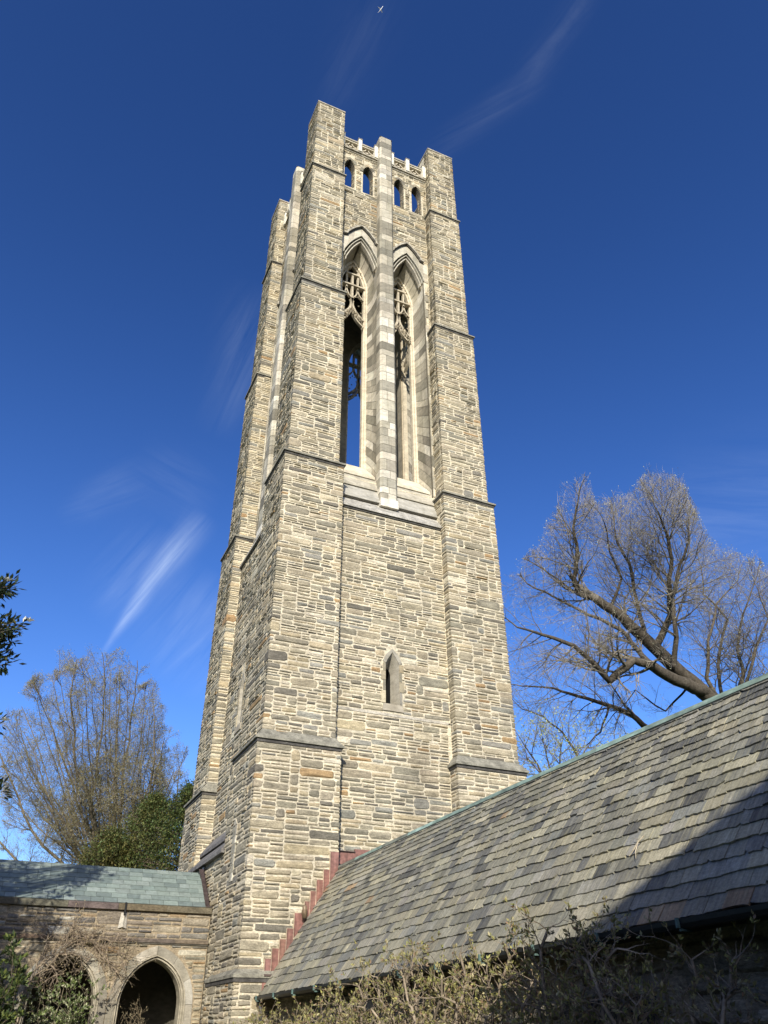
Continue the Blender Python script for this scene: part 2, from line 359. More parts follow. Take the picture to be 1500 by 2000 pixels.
# ------------------------------------------------------------------ bell tower
PALE = (0.60, 0.535, 0.41); SILL_SHADE = (0.165, 0.15, 0.125); TRIM_L = (0.33, 0.30, 0.24); TRIM_P = (.215, .202, .160); TRIM_SHADE = (.07, .065, .058)  # the two darkest trim tones paint the shade under projecting ledges
tower = empty('bell_tower', (0, 0, 0), 'tall square stone bell tower with corner piers, tall pointed belfry openings and open parapet', 'tower')
SEC = [(0.0, 2.72, 4.03, 1.66, 3.50), (2.72, 7.87, 3.93, 1.72, 3.50), (7.87, 17.05, 3.795, 1.83, 3.47), (17.05, 25.34, 3.665, 1.95, 3.05), (25.34, 32.91, 3.55, 2.10, 3.05), (32.91, 37.86, 3.505, 2.20, 3.05)]
LIPX = [(4.08, 1.62), (4.005, 1.64), (3.87, 1.76), (3.74, 1.88), (3.625, 2.03)]
def make_pier(seed):
    rnd = random.Random(seed); mb = MB()
    for i, (z0, z1, o, ix, w) in enumerate(SEC):
        mb.box(-o, -ix, -o, -ix, z0, z1, MORTAR)
        parts = [(z0, z1, w)] if i != 2 else [(z0, 16.3, 3.47), (16.3, z1, 3.08)]
        for (a, b, ww) in parts:
            pm = PathMap([(-ix, -ww), (-ix, -o), (-o, -o), (-o, -ix), (-ww, -ix)], a)
            masonry(mb, pm, b-a-(0.05 if i < 5 else 0), rnd, skip=None)
    return mb
def make_lip(i):
    mb = MB(); L, ix = LIPX[i]; z = SEC[i][1]; no, nix = SEC[i+1][2], SEC[i+1][3]; o, six = SEC[i][2], SEC[i][3]
    hi = 0.13 if i == 0 else 0.25 if i == 1 else 0.15 if i == 2 else 0.12
    mb.box(-L, -ix, -L, -ix, z-0.05, z+0.012, TRIM_P)
    mb.frustum((-L+.015, -ix-.015, -L+.015, -ix-.015), z+0.012, (-no-.004, -nix+.004, -no-.004, -nix+.004), z+hi, TRIM_P)
    mb.box(-o-.03, -six+.028, -o-.03, -six+.028, z-0.13, z-0.05, TRIM_SHADE)  # near-black band paints the shade beneath the lip
    return mb
pier_meshes = [make_pier(11), make_pier(12), make_pier(13)]
piers = []
PLAB = ['near corner pier facing the courtyard', 'corner pier above the chapel roof ridge', 'rear corner pier', 'far corner pier above the cloister roof']
lip_protos = []
for k in range(4):
    if k < 3: p = pier_meshes[k].build('corner_pier', M_RUBBLE, tower, k*PI/2)
    else: p = share(piers[2], tower, k*PI/2)
    p['label'] = PLAB[(k)]
    piers.append(p)
    for i in range(5):
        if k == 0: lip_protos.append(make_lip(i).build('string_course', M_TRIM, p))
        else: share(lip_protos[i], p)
    cp = MB(); rnd = random.Random(40+k); o, ix = 3.505, 2.20
    cp.box(-o-.03, -ix+.03, -o-.03, -ix+.03, 37.86, 37.93, TRIM_L); cp.frustum((-o-.03, -ix+.03, -o-.03, -ix+.03), 37.93, (-o+.1, -ix-.1, -o+.1, -ix-.1), 38.0, TRIM_L)
    cp.build('coping', M_TRIM, p)

BAY = 1.06
OPA = arch(0.79, 28.45, 29.92, 17.25, flat=.45); OPB = arch(0.67, 27.75, 29.34, 18.40, flat=.2); OPA2 = arch(0.755, 28.25, 29.70, 17.25, flat=.4); FD = 2.2
LAN = [0.78, 1.68]
def lanc(x, hw=0.25, zb=33.05): return arch(hw, 34.55, 35.1, zb, cx=x, n=5)
SLIT_A = arch(0.215, 10.62, 10.98, 9.42, n=3, flat=.8); SLIT_B = arch(0.10, 10.4, 10.62, 9.5, n=3)
def make_wall(seed):
    rnd = random.Random(seed); mb = MB()
    # lower wall with a slit window, plane 3.47 (3.50 under the offset at 9.1)
    panel(mb, -1.9, 1.9, 9.1, 15.9, SLIT_A, 3.47, MORTAR)
    mb.box(-1.85, 1.85, -3.50, -2.7, 0, 9.04, MORTAR, 'y')
    sl = SLIT_A
    def skip_slit(x_of):
        def f(a, b, z0, z1):
            if z1 < 9.2 or z0 > 11.2: return [(a, b)]
            w = 0.30 if int((z0*10)) % 3 else 0.36
            if z0 > 10.6: w = max(.12, .33-(z0-10.6)*.4)
            lo, hi = x_of(-w), x_of(w)
            return [(a, min(b, lo)), (max(a, hi), b)]
        return f
    # plan travel is -X so that left is outwards (-Y)
    pm = PathMap([(1.72, -3.50), (-1.72, -3.50)], 0.0); masonry(mb, pm, 9.02, rnd)
    pm = PathMap([(1.83, -3.47), (-1.83, -3.47)], 9.14); masonry(mb, pm, 15.62-9.14, rnd, skip=skip_slit(lambda x: 1.83+x))
    # belfry wall
    for s in (-1, 1):
        A = [(x+s*BAY, z) for x, z in OPA]; B = [(x+s*BAY, z) for x, z in OPB]
        panel(mb, min(s*.2, s*2.2), max(s*.2, s*2.2), 15.9, 32.7, A, 3.05, MORTAR)
        x0, x1 = (0.29, 2.0) if s > 0 else (-2.0, -0.29)
        def skipb(a, b, z0, z1, A=A, x1=x1, s=s):
            z = (z0+z1)/2
            if z1 < 28.4: w = 0.79+(0.16 if int(z*1.9) % 2 else 0.05)
            elif z0 > 30.52: return [(a, b)]
            else:
                H = HOODO; r = inside_hw(H, z0, z1); w = (r[1] if r else 0)+.02
                if z0 < 29.7: w = 2
            lo = x1-(s*BAY+w); hi = x1-(s*BAY-w)
            return [(a, min(b, lo)), (max(a, hi), b)]
        xx1 = 2.1 if s > 0 else -0.29; xx0 = 0.29 if s > 0 else -2.1
        pm = PathMap([(xx1, -3.05), (xx0, -3.05)], 16.9)
        masonry(mb, pm, 32.6-16.9, rnd, skip=lambda a, b, z0, z1, x1=xx1: skipb(a, b, z0, z1, x1=x1))
        # screen wall with two lancets per bay
        mid = s*1.22
        for lx in LAN:
            a_, b_ = (0.2, 1.22) if lx < 1 else (1.22, 2.3)
            if s < 0: a_, b_ = -b_, -a_
            panel(mb, a_, b_, 32.7, 35.75, lanc(s*lx), 3.05, MORTAR); panel(mb, a_, b_, 31.9, 35.75, lanc(s*lx), 2.65, MORTAR, True)
        xa, xb = (0.29, 2.2) if s > 0 else (-2.2, -0.29)
        def skipl(a, b, z0, z1, xb=xb, s=s):
            sp = [(a, b)]
            for lx in LAN:
                r = inside_hw(lanc(s*lx, 0.31), z0, z1) if z1 > 33.0 else None
                if z0 > 35.0: r = None
                if z1 > 34.5 and z0 < 35.32: r = (s*lx-.36, s*lx+.36) if z0 < 35.0 else (s*lx-.2, s*lx+.2)
                if r:
                    lo, hi = xb-r[1], xb-r[0]; sp = [q for (p0, p1) in sp for q in ((p0, min(p1, lo)), (max(p0, hi), p1)) if q[1] > q[0]]
            return sp
        pm = PathMap([(xb, -3.05), (xa, -3.05)], 32.6); masonry(mb, pm, 35.7-32.6, rnd, skip=skipl)
        # stone reveals of the lancets
        for lx in LAN:
            o = lanc(s*lx); loft(mb, o, 3.05, o, 2.65, (.17, .155, .125)); x0_, x1_ = o[0][0], o[-1][0]
            mb.quad((x1_, -3.05, 33.05), (x0_, -3.05, 33.05), (x0_, -2.65, 33.05), (x1_, -2.65, 33.05), (.2, .19, .16))
            # rough jamb blocks
            z = 33.07
            while z < 34.5:
                h = rnd.uniform(.12, .24)
                for sx, dr in ((x0_, 1), (x1_, -1)):
                    for (d0, d1) in ((3.04, 2.86), (2.84, 2.67)):
                        P = lambda u, v, n, sx=sx, dr=dr: (sx+dr*n, -u, v)
                        stone(mb, P, d1, d0, z, min(z+h, 34.53), rnd.uniform(.01, .02), pick(rnd, PAL), rnd) if dr < 0 else stone(mb, lambda u, v, n, sx=sx: (sx+n, -(d0_+d1_-u), v), d1, d0, z, min(z+h, 34.53), .015, pick(rnd, PAL), rnd) if False else stone(mb, P, d1, d0, z, min(z+h, 34.53), rnd.uniform(.01, .02), pick(rnd, PAL), rnd)
                z += h
            # rough arch stones round the head
            oo = lanc(s*lx, 0.25)[1:-1]; ou = offset(oo, 0.17)
            for i in range(len(oo)-1):
                if i % 2 == 0 and i+2 <= len(oo)-1:
                    poly = [oo[i], oo[i+1], oo[i+2], ou[i+2], ou[i+1], ou[i]]
                    k = rnd.uniform(.97, 1.0); cx_ = sum(p[0] for p in poly)/6; cz_ = sum(p[1] for p in poly)/6
                    poly = [(cx_+(x-cx_)*.93, cz_+(z_-cz_)*.93) for x, z_ in poly]
                    mb.prism([(x, -3.05, z_) for x, z_ in poly], (0, -rnd.uniform(.02, .035), 0), pick(rnd, PAL, .2))
    return mb
def hood_path(off=0.0):
    a = arch(0.64, 29.68, 30.46, 29.70, n=8, flat=.6)[1:-1]
    p = [(x, z) for x, z in a]
    L = [(-0.80, 29.63)]+p+[(0.80, 29.63)]
    return offset(L, off) if off else L
HOODO = hood_path(0.06)
walls = []; wall_meshes = {0: make_wall(21), 3: make_wall(22)}
for k in (0, 3, 1, 2):
    if k in wall_meshes: w = wall_meshes[k].build('wall', M_RUBBLE, tower, k*PI/2)
    else: w = share(walls[0], tower, k*PI/2)
    walls.append(w)
def make_offset_course():
    mb = MB()
    mb.frustum((-1.72, 1.72, -3.515, -3.3), 9.04, (-1.82, 1.82, -3.478, -3.3), 9.13, TRIM_L)
    return mb
def make_slit():
    mb = MB(); rnd = random.Random(5)
    loft(mb, SLIT_A, 3.475, SLIT_B, 3.1, (.33, .30, .24)); loft(mb, SLIT_B, 3.1, SLIT_B, 2.7, (.02, .02, .02)); mb.box(-.12, .12, -2.72, -2.70, 9.3, 10.8, (.012, .012, .012))
    mb.quad((-.215, -3.475, 9.42), (.215, -3.475, 9.42), (.11, -3.1, 9.5), (-.11, -3.1, 9.5), (.42, .38, .3))
    mb.frustum((-.33, .33, -3.51, -3.3), 9.20, (-.30, .30, -3.49, -3.3), 9.41, (.35, .31, .24))
    z = 9.42; i = 0
    while z < 10.6:
        h = min(rnd.uniform(.28, .42), 10.62-z); h = 10.62-z if 10.62-z-h < .15 else h
        for s in (-1, 1):
            w = .30 if (i+(s > 0)) % 2 else .36; a, b = sorted((s*.217, s*w))
            mb.box(a+.004, b-.004, -3.492, -3.4, z+.005, z+h-.005, pick(rnd, PAL_PALE, .15) if rnd.random() < .3 else pick(rnd, PAL, .1))
        z += h; i += 1
    o = SLIT_A[1:-1]; ou = [(-.37, 10.62), (-.36, 10.72), (-.28, 10.9), (-.13, 11.08), (0, 11.2)]; ou = ou[:len(o)//2+1]; 
    ou = [(x*1.0, z_) for x, z_ in offset(o, .11)]
    for rng in ((0, len(o)//2), (len(o)//2, len(o)-1)):
        poly = o[rng[0]:rng[1]+1]+ou[rng[0]:rng[1]+1][::-1]; mb.prism([(x, -3.4, z_) for x, z_ in poly], (0, -.09, 0), (.30, .275, .22))
    return mb
def make_sill(s):                         # weathered steps under one belfry window
    mb = MB(); c = s*BAY
    x0, x1 = (0.24, 1.92) if s > 0 else (-1.92, -0.24)
    steps = [(18.42, 2.2, 17.52, 2.99, PALE, .66, .70), (17.48, 2.92, 16.95, 3.16, (.40, .365, .29), .74, .85), (16.90, 3.08, 16.37, 3.33, (.36, .34, .29), .85, .85)]
    for (za, da, zb, db, col, wa, wb) in steps:
        a0, a1 = max(c-wa, x0), min(c+wa, x1); b0, b1 = max(c-wb, x0), min(c+wb, x1)
        if s > 0: pass
        v = [(a0, -da, za), (a1, -da, za), (b1, -db, zb), (b0, -db, zb), (b0, -db, zb-.10), (b1, -db, zb-.10), (b0, -db+.35, zb-.10), (b1, -db+.35, zb-.10), (a0, -2.0, za), (a1, -2.0, za)]
        mb.add(v, [(0, 3, 2, 1), (3, 4, 5, 2), (4, 6, 7, 5), (0, 4, 3), (1, 2, 5), (0, 1, 9, 8), (0, 8, 6, 4), (1, 5, 7, 9)], col)
        if col != PALE: mb.box(b0+.02, b1-.02, -db+.05, -db+.3, zb-.13, zb-.10, SILL_SHADE)  # dark strip paints overhang shade below the step's edge
    return mb
def make_base_string():
    mb = MB(); a, b = -1.84, 1.84
    v = [(a, -3.20, 16.25), (b, -3.20, 16.25), (b, -3.56, 15.78), (a, -3.56, 15.78), (a, -3.56, 15.71), (b, -3.56, 15.71), (b, -3.3, 15.71), (a, -3.3, 15.71), (b, -2.9, 16.25), (a, -2.9, 16.25)]
    mb.add(v, [(0, 3, 2, 1), (3, 4, 5, 2), (4, 7, 6, 5), (0, 1, 8, 9)], (.33, .31, .27)); mb.box(a, b, -3.51, -3.3, 15.65, 15.71, TRIM_SHADE)  # black band at the bottom is underside shade put into the colour
    return mb
def make_splay(s, seed):
    """dressed banded blocks lining one belfry opening, with its face band and mouldings"""
    mb = MB(); rnd = random.Random(seed); c = s*BAY
    A = [(x+c, z) for x, z in OPA2]; B = [(x+c, z) for x, z in OPB]; A0 = [(x+c, z) for x, z in OPA]
    Ab = [(c+(x-c)*1.08, z+.05) for x, z in A]; Bb = [(c+(x-c)*1.12, z+.05) for x, z in B]
    loft(mb, Ab, 3.02, Bb, FD-.05, (.15, .135, .105))
    n = len(A)
    def P(i, f, t):                       # jamb/arc index i, fraction f, depth t
        ax = A[i][0]+(A[i+1][0]-A[i][0])*f; az = A[i][1]+(A[i+1][1]-A[i][1])*f
        bx = B[i][0]+(B[i+1][0]-B[i][0])*f; bz = B[i][1]+(B[i+1][1]-B[i][1])*f
        bow = 0.075*math.sin(PI*t)
        nx = (c-ax); q = (ax+(bx-ax)*t+(bow if nx < 0 else -bow)*0.6, -(3.04+(FD-3.04)*t), az+(bz-az)*t)
        return q
    for i in (0, n-2):                    # straight jambs
        f = 0.0 if i == 0 else 1.0; H = 11.0; pos = 0.0; j = 0
        while pos < 0.999:
            h = rnd.uniform(.30, .62)/H; h = 1-pos if pos+h > .96 else h
            dark = rnd.random() < .3; cuts = [0, 1] if rnd.random() < .35 else [0, rnd.uniform(.35, .65), 1]
            for t0, t1 in zip(cuts, cuts[1:]):
                col = pick(rnd, PAL_PALE, .1) if not dark else tuple(x*.62 for x in pick(rnd, PAL_PALE, .1))
                g = .0009; ff = [pos+g, pos+h-g]; 
                if i: ff = [1-q for q in ff]
                T = [t0+(t1-t0)*(.012+.976*q/3) for q in range(4)]
                off = Vector((0.006 if i == 0 else -0.006, -0.005, 0))
                vs = [Vector(P(i, ff[0], t))+off for t in T]+[Vector(P(i, ff[1], t))+off for t in T]
                mb.add(vs, [(q, q+1, q+5, q+4) for q in range(3)], col, True)
            # flush quoin on the wall face beside the jamb
            if True:
                w = .15 if j % 2 else .05; sg = -1 if i == 0 else 1; x_ = c+sg*.79; xa, xb = sorted((x_, x_+sg*w)); z0 = 17.3+pos*11.1; z1 = 17.3+(pos+h)*11.1
                if not (abs(xa) < .29 or abs(xb) < .29) and z1 < 28.5: mb.box(xa+.003, xb-.003, -3.085, -3.04, z0+.004, z1-.004, col)
            pos += h; j += 1
    m = n//2
    cuts = [1, 3, 5, 8, 10]; cuts = [q for q in (1, 3, 5, 7, m)]; half2 = [n-1-q for q in cuts[::-1]]
    for seq in (cuts, half2):
        for a, b in zip(seq, seq[1:]):
            col = pick(rnd, PAL_PALE, .12); off = Vector((0, -0.005, -0.005))
            for i in range(a, b):
                f0 = .06 if i == a else 0; f1 = .94 if i == b-1 else 1
                vs = [Vector(P(i, f0, t))+off for t in (0.02, .35, .65, .98)]+[Vector(P(i, f1, t))+off for t in (0.02, .35, .65, .98)]
                mb.add(vs, [(q, q+1, q+5, q+4) for q in range(3)], col, True)
    # band of voussoirs on the face, up to the hood
    Hd = [(x+c, z) for x, z in hood_path(0.0)]
    Ain = A0[1:-1]
    N_ = len(Ain); mid = N_//2
    lim = lambda x: max(min(x, 2.07), .30) if s > 0 else min(max(x, -2.07), -.30)
    def hood_at(t):                       # t 0..1 along the hood by equal steps
        k = t*(len(Hd)-1); i = min(int(k), len(Hd)-2); f = k-i; return (lim(Hd[i][0]+(Hd[i+1][0]-Hd[i][0])*f), Hd[i][1]+(Hd[i+1][1]-Hd[i][1])*f)
    segs = [0, 3, 6, 9, 12, 15, 18]; segs = [round(q*(N_-1)/6) for q in range(7)]
    for a, b in zip(segs, segs[1:]):
        ins = [Ain[i] for i in range(a, b+1)]; out = [hood_at(i/(N_-1)) for i in range(a, b+1)][::-1]
        poly = ins+out; cx_ = sum(p[0] for p in poly)/len(poly); cz_ = sum(p[1] for p in poly)/len(poly)
        poly = [(cx_+(x-cx_)*.985, cz_+(z-cz_)*.985) for x, z in poly]
        mb.prism([(x, -3.04, z) for x, z in poly], (0, -.03, 0), pick(rnd, PAL_PALE, .1))
    for sg in (-1, 1):                    # shoulder blocks below the hood ends
        xe = lim(c+sg*.82); xa, xb = sorted((c+sg*.80, lim(c+sg*1.1)))
        if xb-xa > .03: mb.box(xa+.004, xb-.004, -3.07, -3.04, 28.47, 29.0, pick(rnd, PAL_PALE)); mb.box(xa+.004, xb-.004, -3.07, -3.04, 29.01, 29.58, pick(rnd, PAL_PALE))
    return mb
def make_mould(s):
    mb = MB(); c = s*BAY
    for (hw, zs, za, d0, d1, w, col) in ((.79, 28.5, 29.92, 3.115, 3.02, .035, (.42, .39, .31)), (.725, 28.35, 29.78, 3.07, 2.93, .035, (.42, .39, .31)), (.66, 28.2, 29.62, 3.02, 2.85, .04, (.45, .41, .33))):
        p = [(x+c, z) for x, z in arch(hw, zs, za, zs, n=9, flat=.45)[1:-1]]; bar(mb, p, w, d0, d1, col)
    return mb
def make_hood(s):
    mb = MB(); c = s*BAY; p = [(x+c, z) for x, z in hood_path(0.04)]
    lo, hi = (.28, 2.09) if s > 0 else (-2.09, -.28)
    p = [(max(lo, min(hi, x)), z) for x, z in p]
    bar(mb, p, 0.075, 3.19, 3.04, TRIM_L); bar(mb, offset(p, -.055), 0.045, 3.13, 3.04, TRIM_SHADE)  # second, near-black bar paints the shade under the hood
    return mb
def make_frame(s):
    mb = MB(); c = s*BAY; o = [(x+c, z) for x, z in OPB]; i1 = [(x+c, z) for x, z in arch(.595, 27.7, 29.18, 18.40, flat=.2)]; i2 = [(x+c, z) for x, z in arch(.52, 27.65, 29.02, 18.40, flat=.2)]
    ring_bar(mb, o, i1, FD+.03, FD-.2, (.60, .525, .40)); ring_bar(mb, i1, i2, FD-.02, FD-.18, (.56, .49, .37))
    return mb
def make_tracery(s, seed):
    mb = MB(); rnd = random.Random(seed); c = s*BAY; col = (.44, .385, .29); d0, d1 = FD, FD-.13
    def B(pts, w=.05, dd=0.0): bar(mb, [(x+c, z) for x, z in pts], w, d0+dd, d1-dd*.5, col)
    def curve(p, q, bulge, n=7):
        (x0, z0), (x1, z1) = p, q; L = math.hypot(x1-x0, z1-z0); nx, nz = -(z1-z0)/L, (x1-x0)/L
        return [(x0+(x1-x0)*t+nx*bulge*math.sin(PI*t), z0+(z1-z0)*t+nz*bulge*math.sin(PI*t)) for t in [i/n for i in range(n+1)]]
    for sg in (-1, 1):
        B(curve((0, 27.0), (sg*.53, 25.85), sg*-.17), .085, .02)
        B(curve((sg*.53, 25.5), (0, 26.45), sg*.12), .06)
        B([(sg*.25, 27.5), (sg*.25, 28.75)], .07)
        B(curve((sg*.25, 27.62), (sg*.52, 27.05), sg*-.07), .05); B(curve((sg*.25, 27.62), (0, 27.0), sg*.07), .05)
        B(curve((sg*.25, 28.7), (0, 29.2), sg*.08), .05)
    B([(0, 26.9), (0, 28.45)], .09, .02)
    B([(-.54, 27.75), (.54, 27.75)], .075, .06); B([(-.27, 28.42), (.27, 28.42)], .075, .06)
    def knob(x, z, r):
        y = -FD-.02+rnd.uniform(-.04, .05)
        vs = [Vector((x+c, y, z))+Vector(v)*r*rnd.uniform(.7, 1.25) for v in ((1, 0, 0), (0, 1.1, 0), (-1, 0, 0), (0, -1.1, 0), (0, 0, 1), (0, 0, -1))]
        mb.add(vs, [(0, 1, 4), (1, 2, 4), (2, 3, 4), (3, 0, 4), (1, 0, 5), (2, 1, 5), (3, 2, 5), (0, 3, 5)], col)
    for sg in (-1, 1):
        for i in range(34):
            t = rnd.random(); x, z = .53*(1-t), 25.5+.85*t**.8
            knob(sg*x+rnd.uniform(-.04, .04), z+rnd.uniform(-.20, .06), rnd.uniform(.03, .075))
        for (x, z, r) in ((.27, 27.15, .05), (.36, 27.05, .05), (.15, 27.1, .045), (.44, 26.85, .05), (.08, 26.85, .04), (.40, 28.45, .045), (.2, 28.9, .05), (.3, 28.8, .045), (.1, 29.0, .045), (.34, 28.62, .045), (.30, 26.6, .045), (.42, 26.3, .05)):
            knob(sg*x+rnd.uniform(-.02, .02), z+rnd.uniform(-.03, .03), r)
    return mb
def make_mullion(seed):
    mb = MB(); rnd = random.Random(seed)
    path = [(.30, -3.05), (.30, -3.34), (.225, -3.415), (-.255, -3.415), (-.33, -3.34), (-.33, -3.05)]
    core = [(x*.985, y+.008) for x, y in path]
    n = len(core); z0, z1 = 16.3, 37.4
    vs = [(x, y, z0) for x, y in core]+[(x, y, z1) for x, y in core]; mb.add(vs, [(i+1, i, n+i, n+i+1) for i in range(n-1)]+[tuple(range(n, 2*n))[::-1]], (.15, .135, .105))
    mb.box(-.25, .25, -3.03, -2.0, 16.3, 31.8, (.3, .27, .21)); mb.box(-.60, .60, -3.03, -2.0, 29.4, 31.8, (.3, .27, .21)); mb.box(-.32, .29, -3.05, -2.6, 31.8, 37.4, (.4, .37, .3))
    pm = PathMap(path, 0); z = z0
    while z < z1-.01:
        h = rnd.uniform(.26, .62); h = z1-z if z1-z-h < .2 else h
        dark = rnd.random() < .33; base = pick(rnd, PAL_PALE, .08); base = tuple(x*.62 for x in base) if dark else base
        col2 = pick(rnd, PAL_PALE, .08) if not dark else base; sp = rnd.uniform(.3, .7) if rnd.random() < .65 else None
        for k in range(5):
            a, b = pm.L[k], pm.L[k+1]; pr = .004
            rr = [(a, b)] if k != 2 or sp is None else [(a, a+(b-a)*sp-.007), (a+(b-a)*sp+.007, b)]
            for q, (u, v) in enumerate(rr):
                cc = base if k < 2 or (k == 2 and q == 0) else col2
                mb.quad(pm.at(k, u, z+.008, pr), pm.at(k, v, z+.008, pr), pm.at(k, v, z+h-.008, pr), pm.at(k, u, z+h-.008, pr), cc)
        z += h
    mb.add([(-.33, -3.42, 37.4), (.30, -3.42, 37.4), (.30, -2.6, 37.4), (-.33, -2.6, 37.4), (-.02, -3.2, 37.56), (-.02, -2.9, 37.56)], [(0, 1, 4), (1, 2, 5, 4), (2, 3, 5), (3, 0, 4, 5), (3, 2, 1, 0)], TRIM_L)
    # foot, dying into the sill steps
    mb.frustum((-.34, .31, -3.44, -3.1), 16.12, (-.33, .30, -3.42, -3.1), 16.45, (.62, .58, .49))
    return mb
def make_parapet():
    mb = MB(); mb.box(-2.2, 2.2, -3.09, -2.7, 35.72, 35.80, TRIM_L); mb.box(-2.2, 2.2, -3.16, -2.7, 35.80, 35.87, TRIM_L); mb.box(-2.2, 2.2, -3.10, -2.8, 35.87, 35.95, PALE)
    mb.box(-2.2, 2.2, -3.10, -2.8, 36.47, 36.54, PALE); mb.box(-2.2, 2.2, -3.14, -2.76, 36.54, 36.63, TRIM_L)
    return mb
def make_post(): 
    mb = MB(); mb.box(-.085, .085, -3.2, -2.78, 35.88, 36.80, (.66, .62, .52)); mb.frustum((-.105, .105, -3.22, -2.76), 36.80, (-.105, .105, -3.22, -2.76), 36.84, TRIM_L)
    mb.add([(-.09, -3.2, 36.84), (.09, -3.2, 36.84), (.09, -2.78, 36.84), (-.09, -2.78, 36.84), (0, -3.05, 37.02), (0, -2.93, 37.02)], [(0, 1, 4), (1, 2, 5, 4), (2, 3, 5), (3, 0, 4, 5), (3, 2, 1, 0)], (.5, .48, .42))
    return mb
def make_pierced():                        # star in a square frame
    mb = MB(); W, z0, z1 = .36, 35.95, 36.47; zc = (z0+z1)/2; r = .24; col = (.55, .49, .38)
    for sx, sz in ((1, 1), (1, -1), (-1, 1), (-1, -1)):
        cx, cz = sx*.30, zc+sz*.27; a0 = math.atan2(-sz, -sx)
        bar(mb, [(cx+r*math.cos(a0+t), cz+r*math.sin(a0+t)) for t in [(-.78+.195*i) for i in range(9)]], .04, 3.03, 2.9, col)
    bar(mb, [(-.07, zc), (.07, zc)], .07, 3.02, 2.92, col)
    for sx in (-1, 1): mb.box(sx*W-.02, sx*W+.02, -3.04, -2.88, z0, z1, col)
    return mb
protos = {}
off_o = make_offset_course; 
rot = {0: 0, 1: PI/2, 2: PI, 3: 3*PI/2}
def put(key, name, fn, mat, k, parent=None):
    """first use builds the mesh, later faces reuse it turned round the tower axis"""
    par = parent or tower
    if key not in protos:
        o = fn().build(name, mat, par, rot[k] if parent is None else 0); protos[key] = o.data
    else:
        o = bpy.data.objects.new(name, protos[key]); COL.objects.link(o); o.parent = par
        if parent is None: o.rotation_euler = (0, 0, rot[k])
    return o
for k in range(4):
    put('off', 'offset_course', make_offset_course, M_TRIM, k); put('slit', 'slit_window', make_slit, M_DRESSED, k)
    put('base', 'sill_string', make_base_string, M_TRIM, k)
    put('mull%d' % (k % 2), 'mullion_pier', lambda: make_mullion(60+k), M_DRESSED, k)
    par = put('par', 'parapet', make_parapet, M_TRIM, k)
    for j, x in enumerate((-2.1, -1.24, -.42, .40, 1.22, 2.1)):
        p = put('post', 'parapet_post', make_post, M_DRESSED, k, par); p.location = (x, 0, 0)
    for x in (-1.67, -.83, .81, 1.66):
        p = put('pierced', 'pierced_panel', make_pierced, M_DRESSED, k, par); p.location = (x, 0, 0)
    for s in (-1, 1):
        w = put('frame%d' % s, 'belfry_window', lambda: make_frame(s), M_DRESSED, k)
        put('trac%d' % s, 'tracery', lambda: make_tracery(s, 70+s), M_DRESSED, k, w)
        put('splay%d%d' % (s, k % 2), 'jamb_blocks', lambda: make_splay(s, 80+3*s+k), M_DRESSED, k, w)
        put('mould%d' % s, 'arch_moulding', lambda: make_mould(s), M_DRESSED, k, w)
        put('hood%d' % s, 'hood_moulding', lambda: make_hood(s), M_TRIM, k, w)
        put('sill%d' % s, 'window_sill', lambda: make_sill(s), M_DRESSED, k, w)
# hollow inside: inner wall skins, belfry floor, deck over the bells
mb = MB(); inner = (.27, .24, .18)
for k in range(4):
    tmp = MB()
    for s in (-1, 1):
        op = [(x+s*BAY, z) for x, z in arch(.60, 27.7, 29.2, 18.4)]
        a, b = sorted((0.0, s*1.951)); panel(tmp, a, b, 17.0, 31.9, op, 1.95, inner, True)
        loft(tmp, [(x+s*BAY, z) for x, z in arch(.66, 27.75, 29.3, 18.4)], FD-.19, op, 1.95, inner)
    c, s_ = round(math.cos(k*PI/2)), round(math.sin(k*PI/2))
    mb.add([(x*c-y*s_, x*s_+y*c, z) for x, y, z in tmp.v], tmp.f, inner)
mb.build('inner_lining', M_INSIDE, tower)
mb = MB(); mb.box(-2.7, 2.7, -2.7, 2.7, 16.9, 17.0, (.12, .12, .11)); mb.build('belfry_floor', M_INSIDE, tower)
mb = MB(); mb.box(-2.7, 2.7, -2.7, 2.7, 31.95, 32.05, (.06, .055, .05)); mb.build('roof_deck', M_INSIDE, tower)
# dripstone shelves and small slit on the cloister side
mb = MB()
for (x0_, z0_, x1_, z1_, ya, yb, hh) in ((-3.44, 6.50, -3.80, 6.04, -1.69, 1.74, .09), (-3.70, 5.98, -4.02, 5.62, -1.69, 2.25, .09)):
    mb.add([(x0_, ya, z0_), (x0_, yb, z0_), (x1_, yb, z1_), (x1_, ya, z1_), (x1_, yb, z1_-hh), (x1_, ya, z1_-hh), (x0_, yb, z1_-hh), (x0_, ya, z1_-hh)],
           [(0, 1, 2, 3), (3, 2, 4, 5), (5, 4, 6, 7), (0, 3, 5, 7), (1, 6, 4, 2)], (.15, .14, .13))
pb = MB(); rnd = random.Random(77); pb.box(-3.9, -3.4, -1.72, 1.72, 0, 5.75, MORTAR, 'xyY'); masonry(pb, PathMap([(-3.9, -1.72), (-3.9, 1.72)][::-1][::-1], 0) if False else PathMap([(-3.9, -1.72), (-3.9, 1.72)], 0), 5.6, rnd)
pb.build('lower_wall_projection', M_RUBBLE, tower)
DRIP = mb
drip = mb.build('dripstone', M_TRIM, tower, label='dark sloping double dripstone above the cloister roof')
mb = MB(); rnd = random.Random(3); z = 4.72; i = 0
while z < 6.0:
    h = rnd.uniform(.17, .27); mb.box(-3.965, -3.8, -2.78-(.03 if i % 2 else 0), -2.66, z, z+h-.01, pick(rnd, PAL_PALE, .1)); mb.box(-3.955, -3.8, -2.58, -2.47+(.03 if i % 2 else 0), z, z+h-.01, (.3, .28, .22)); z += h; i += 1
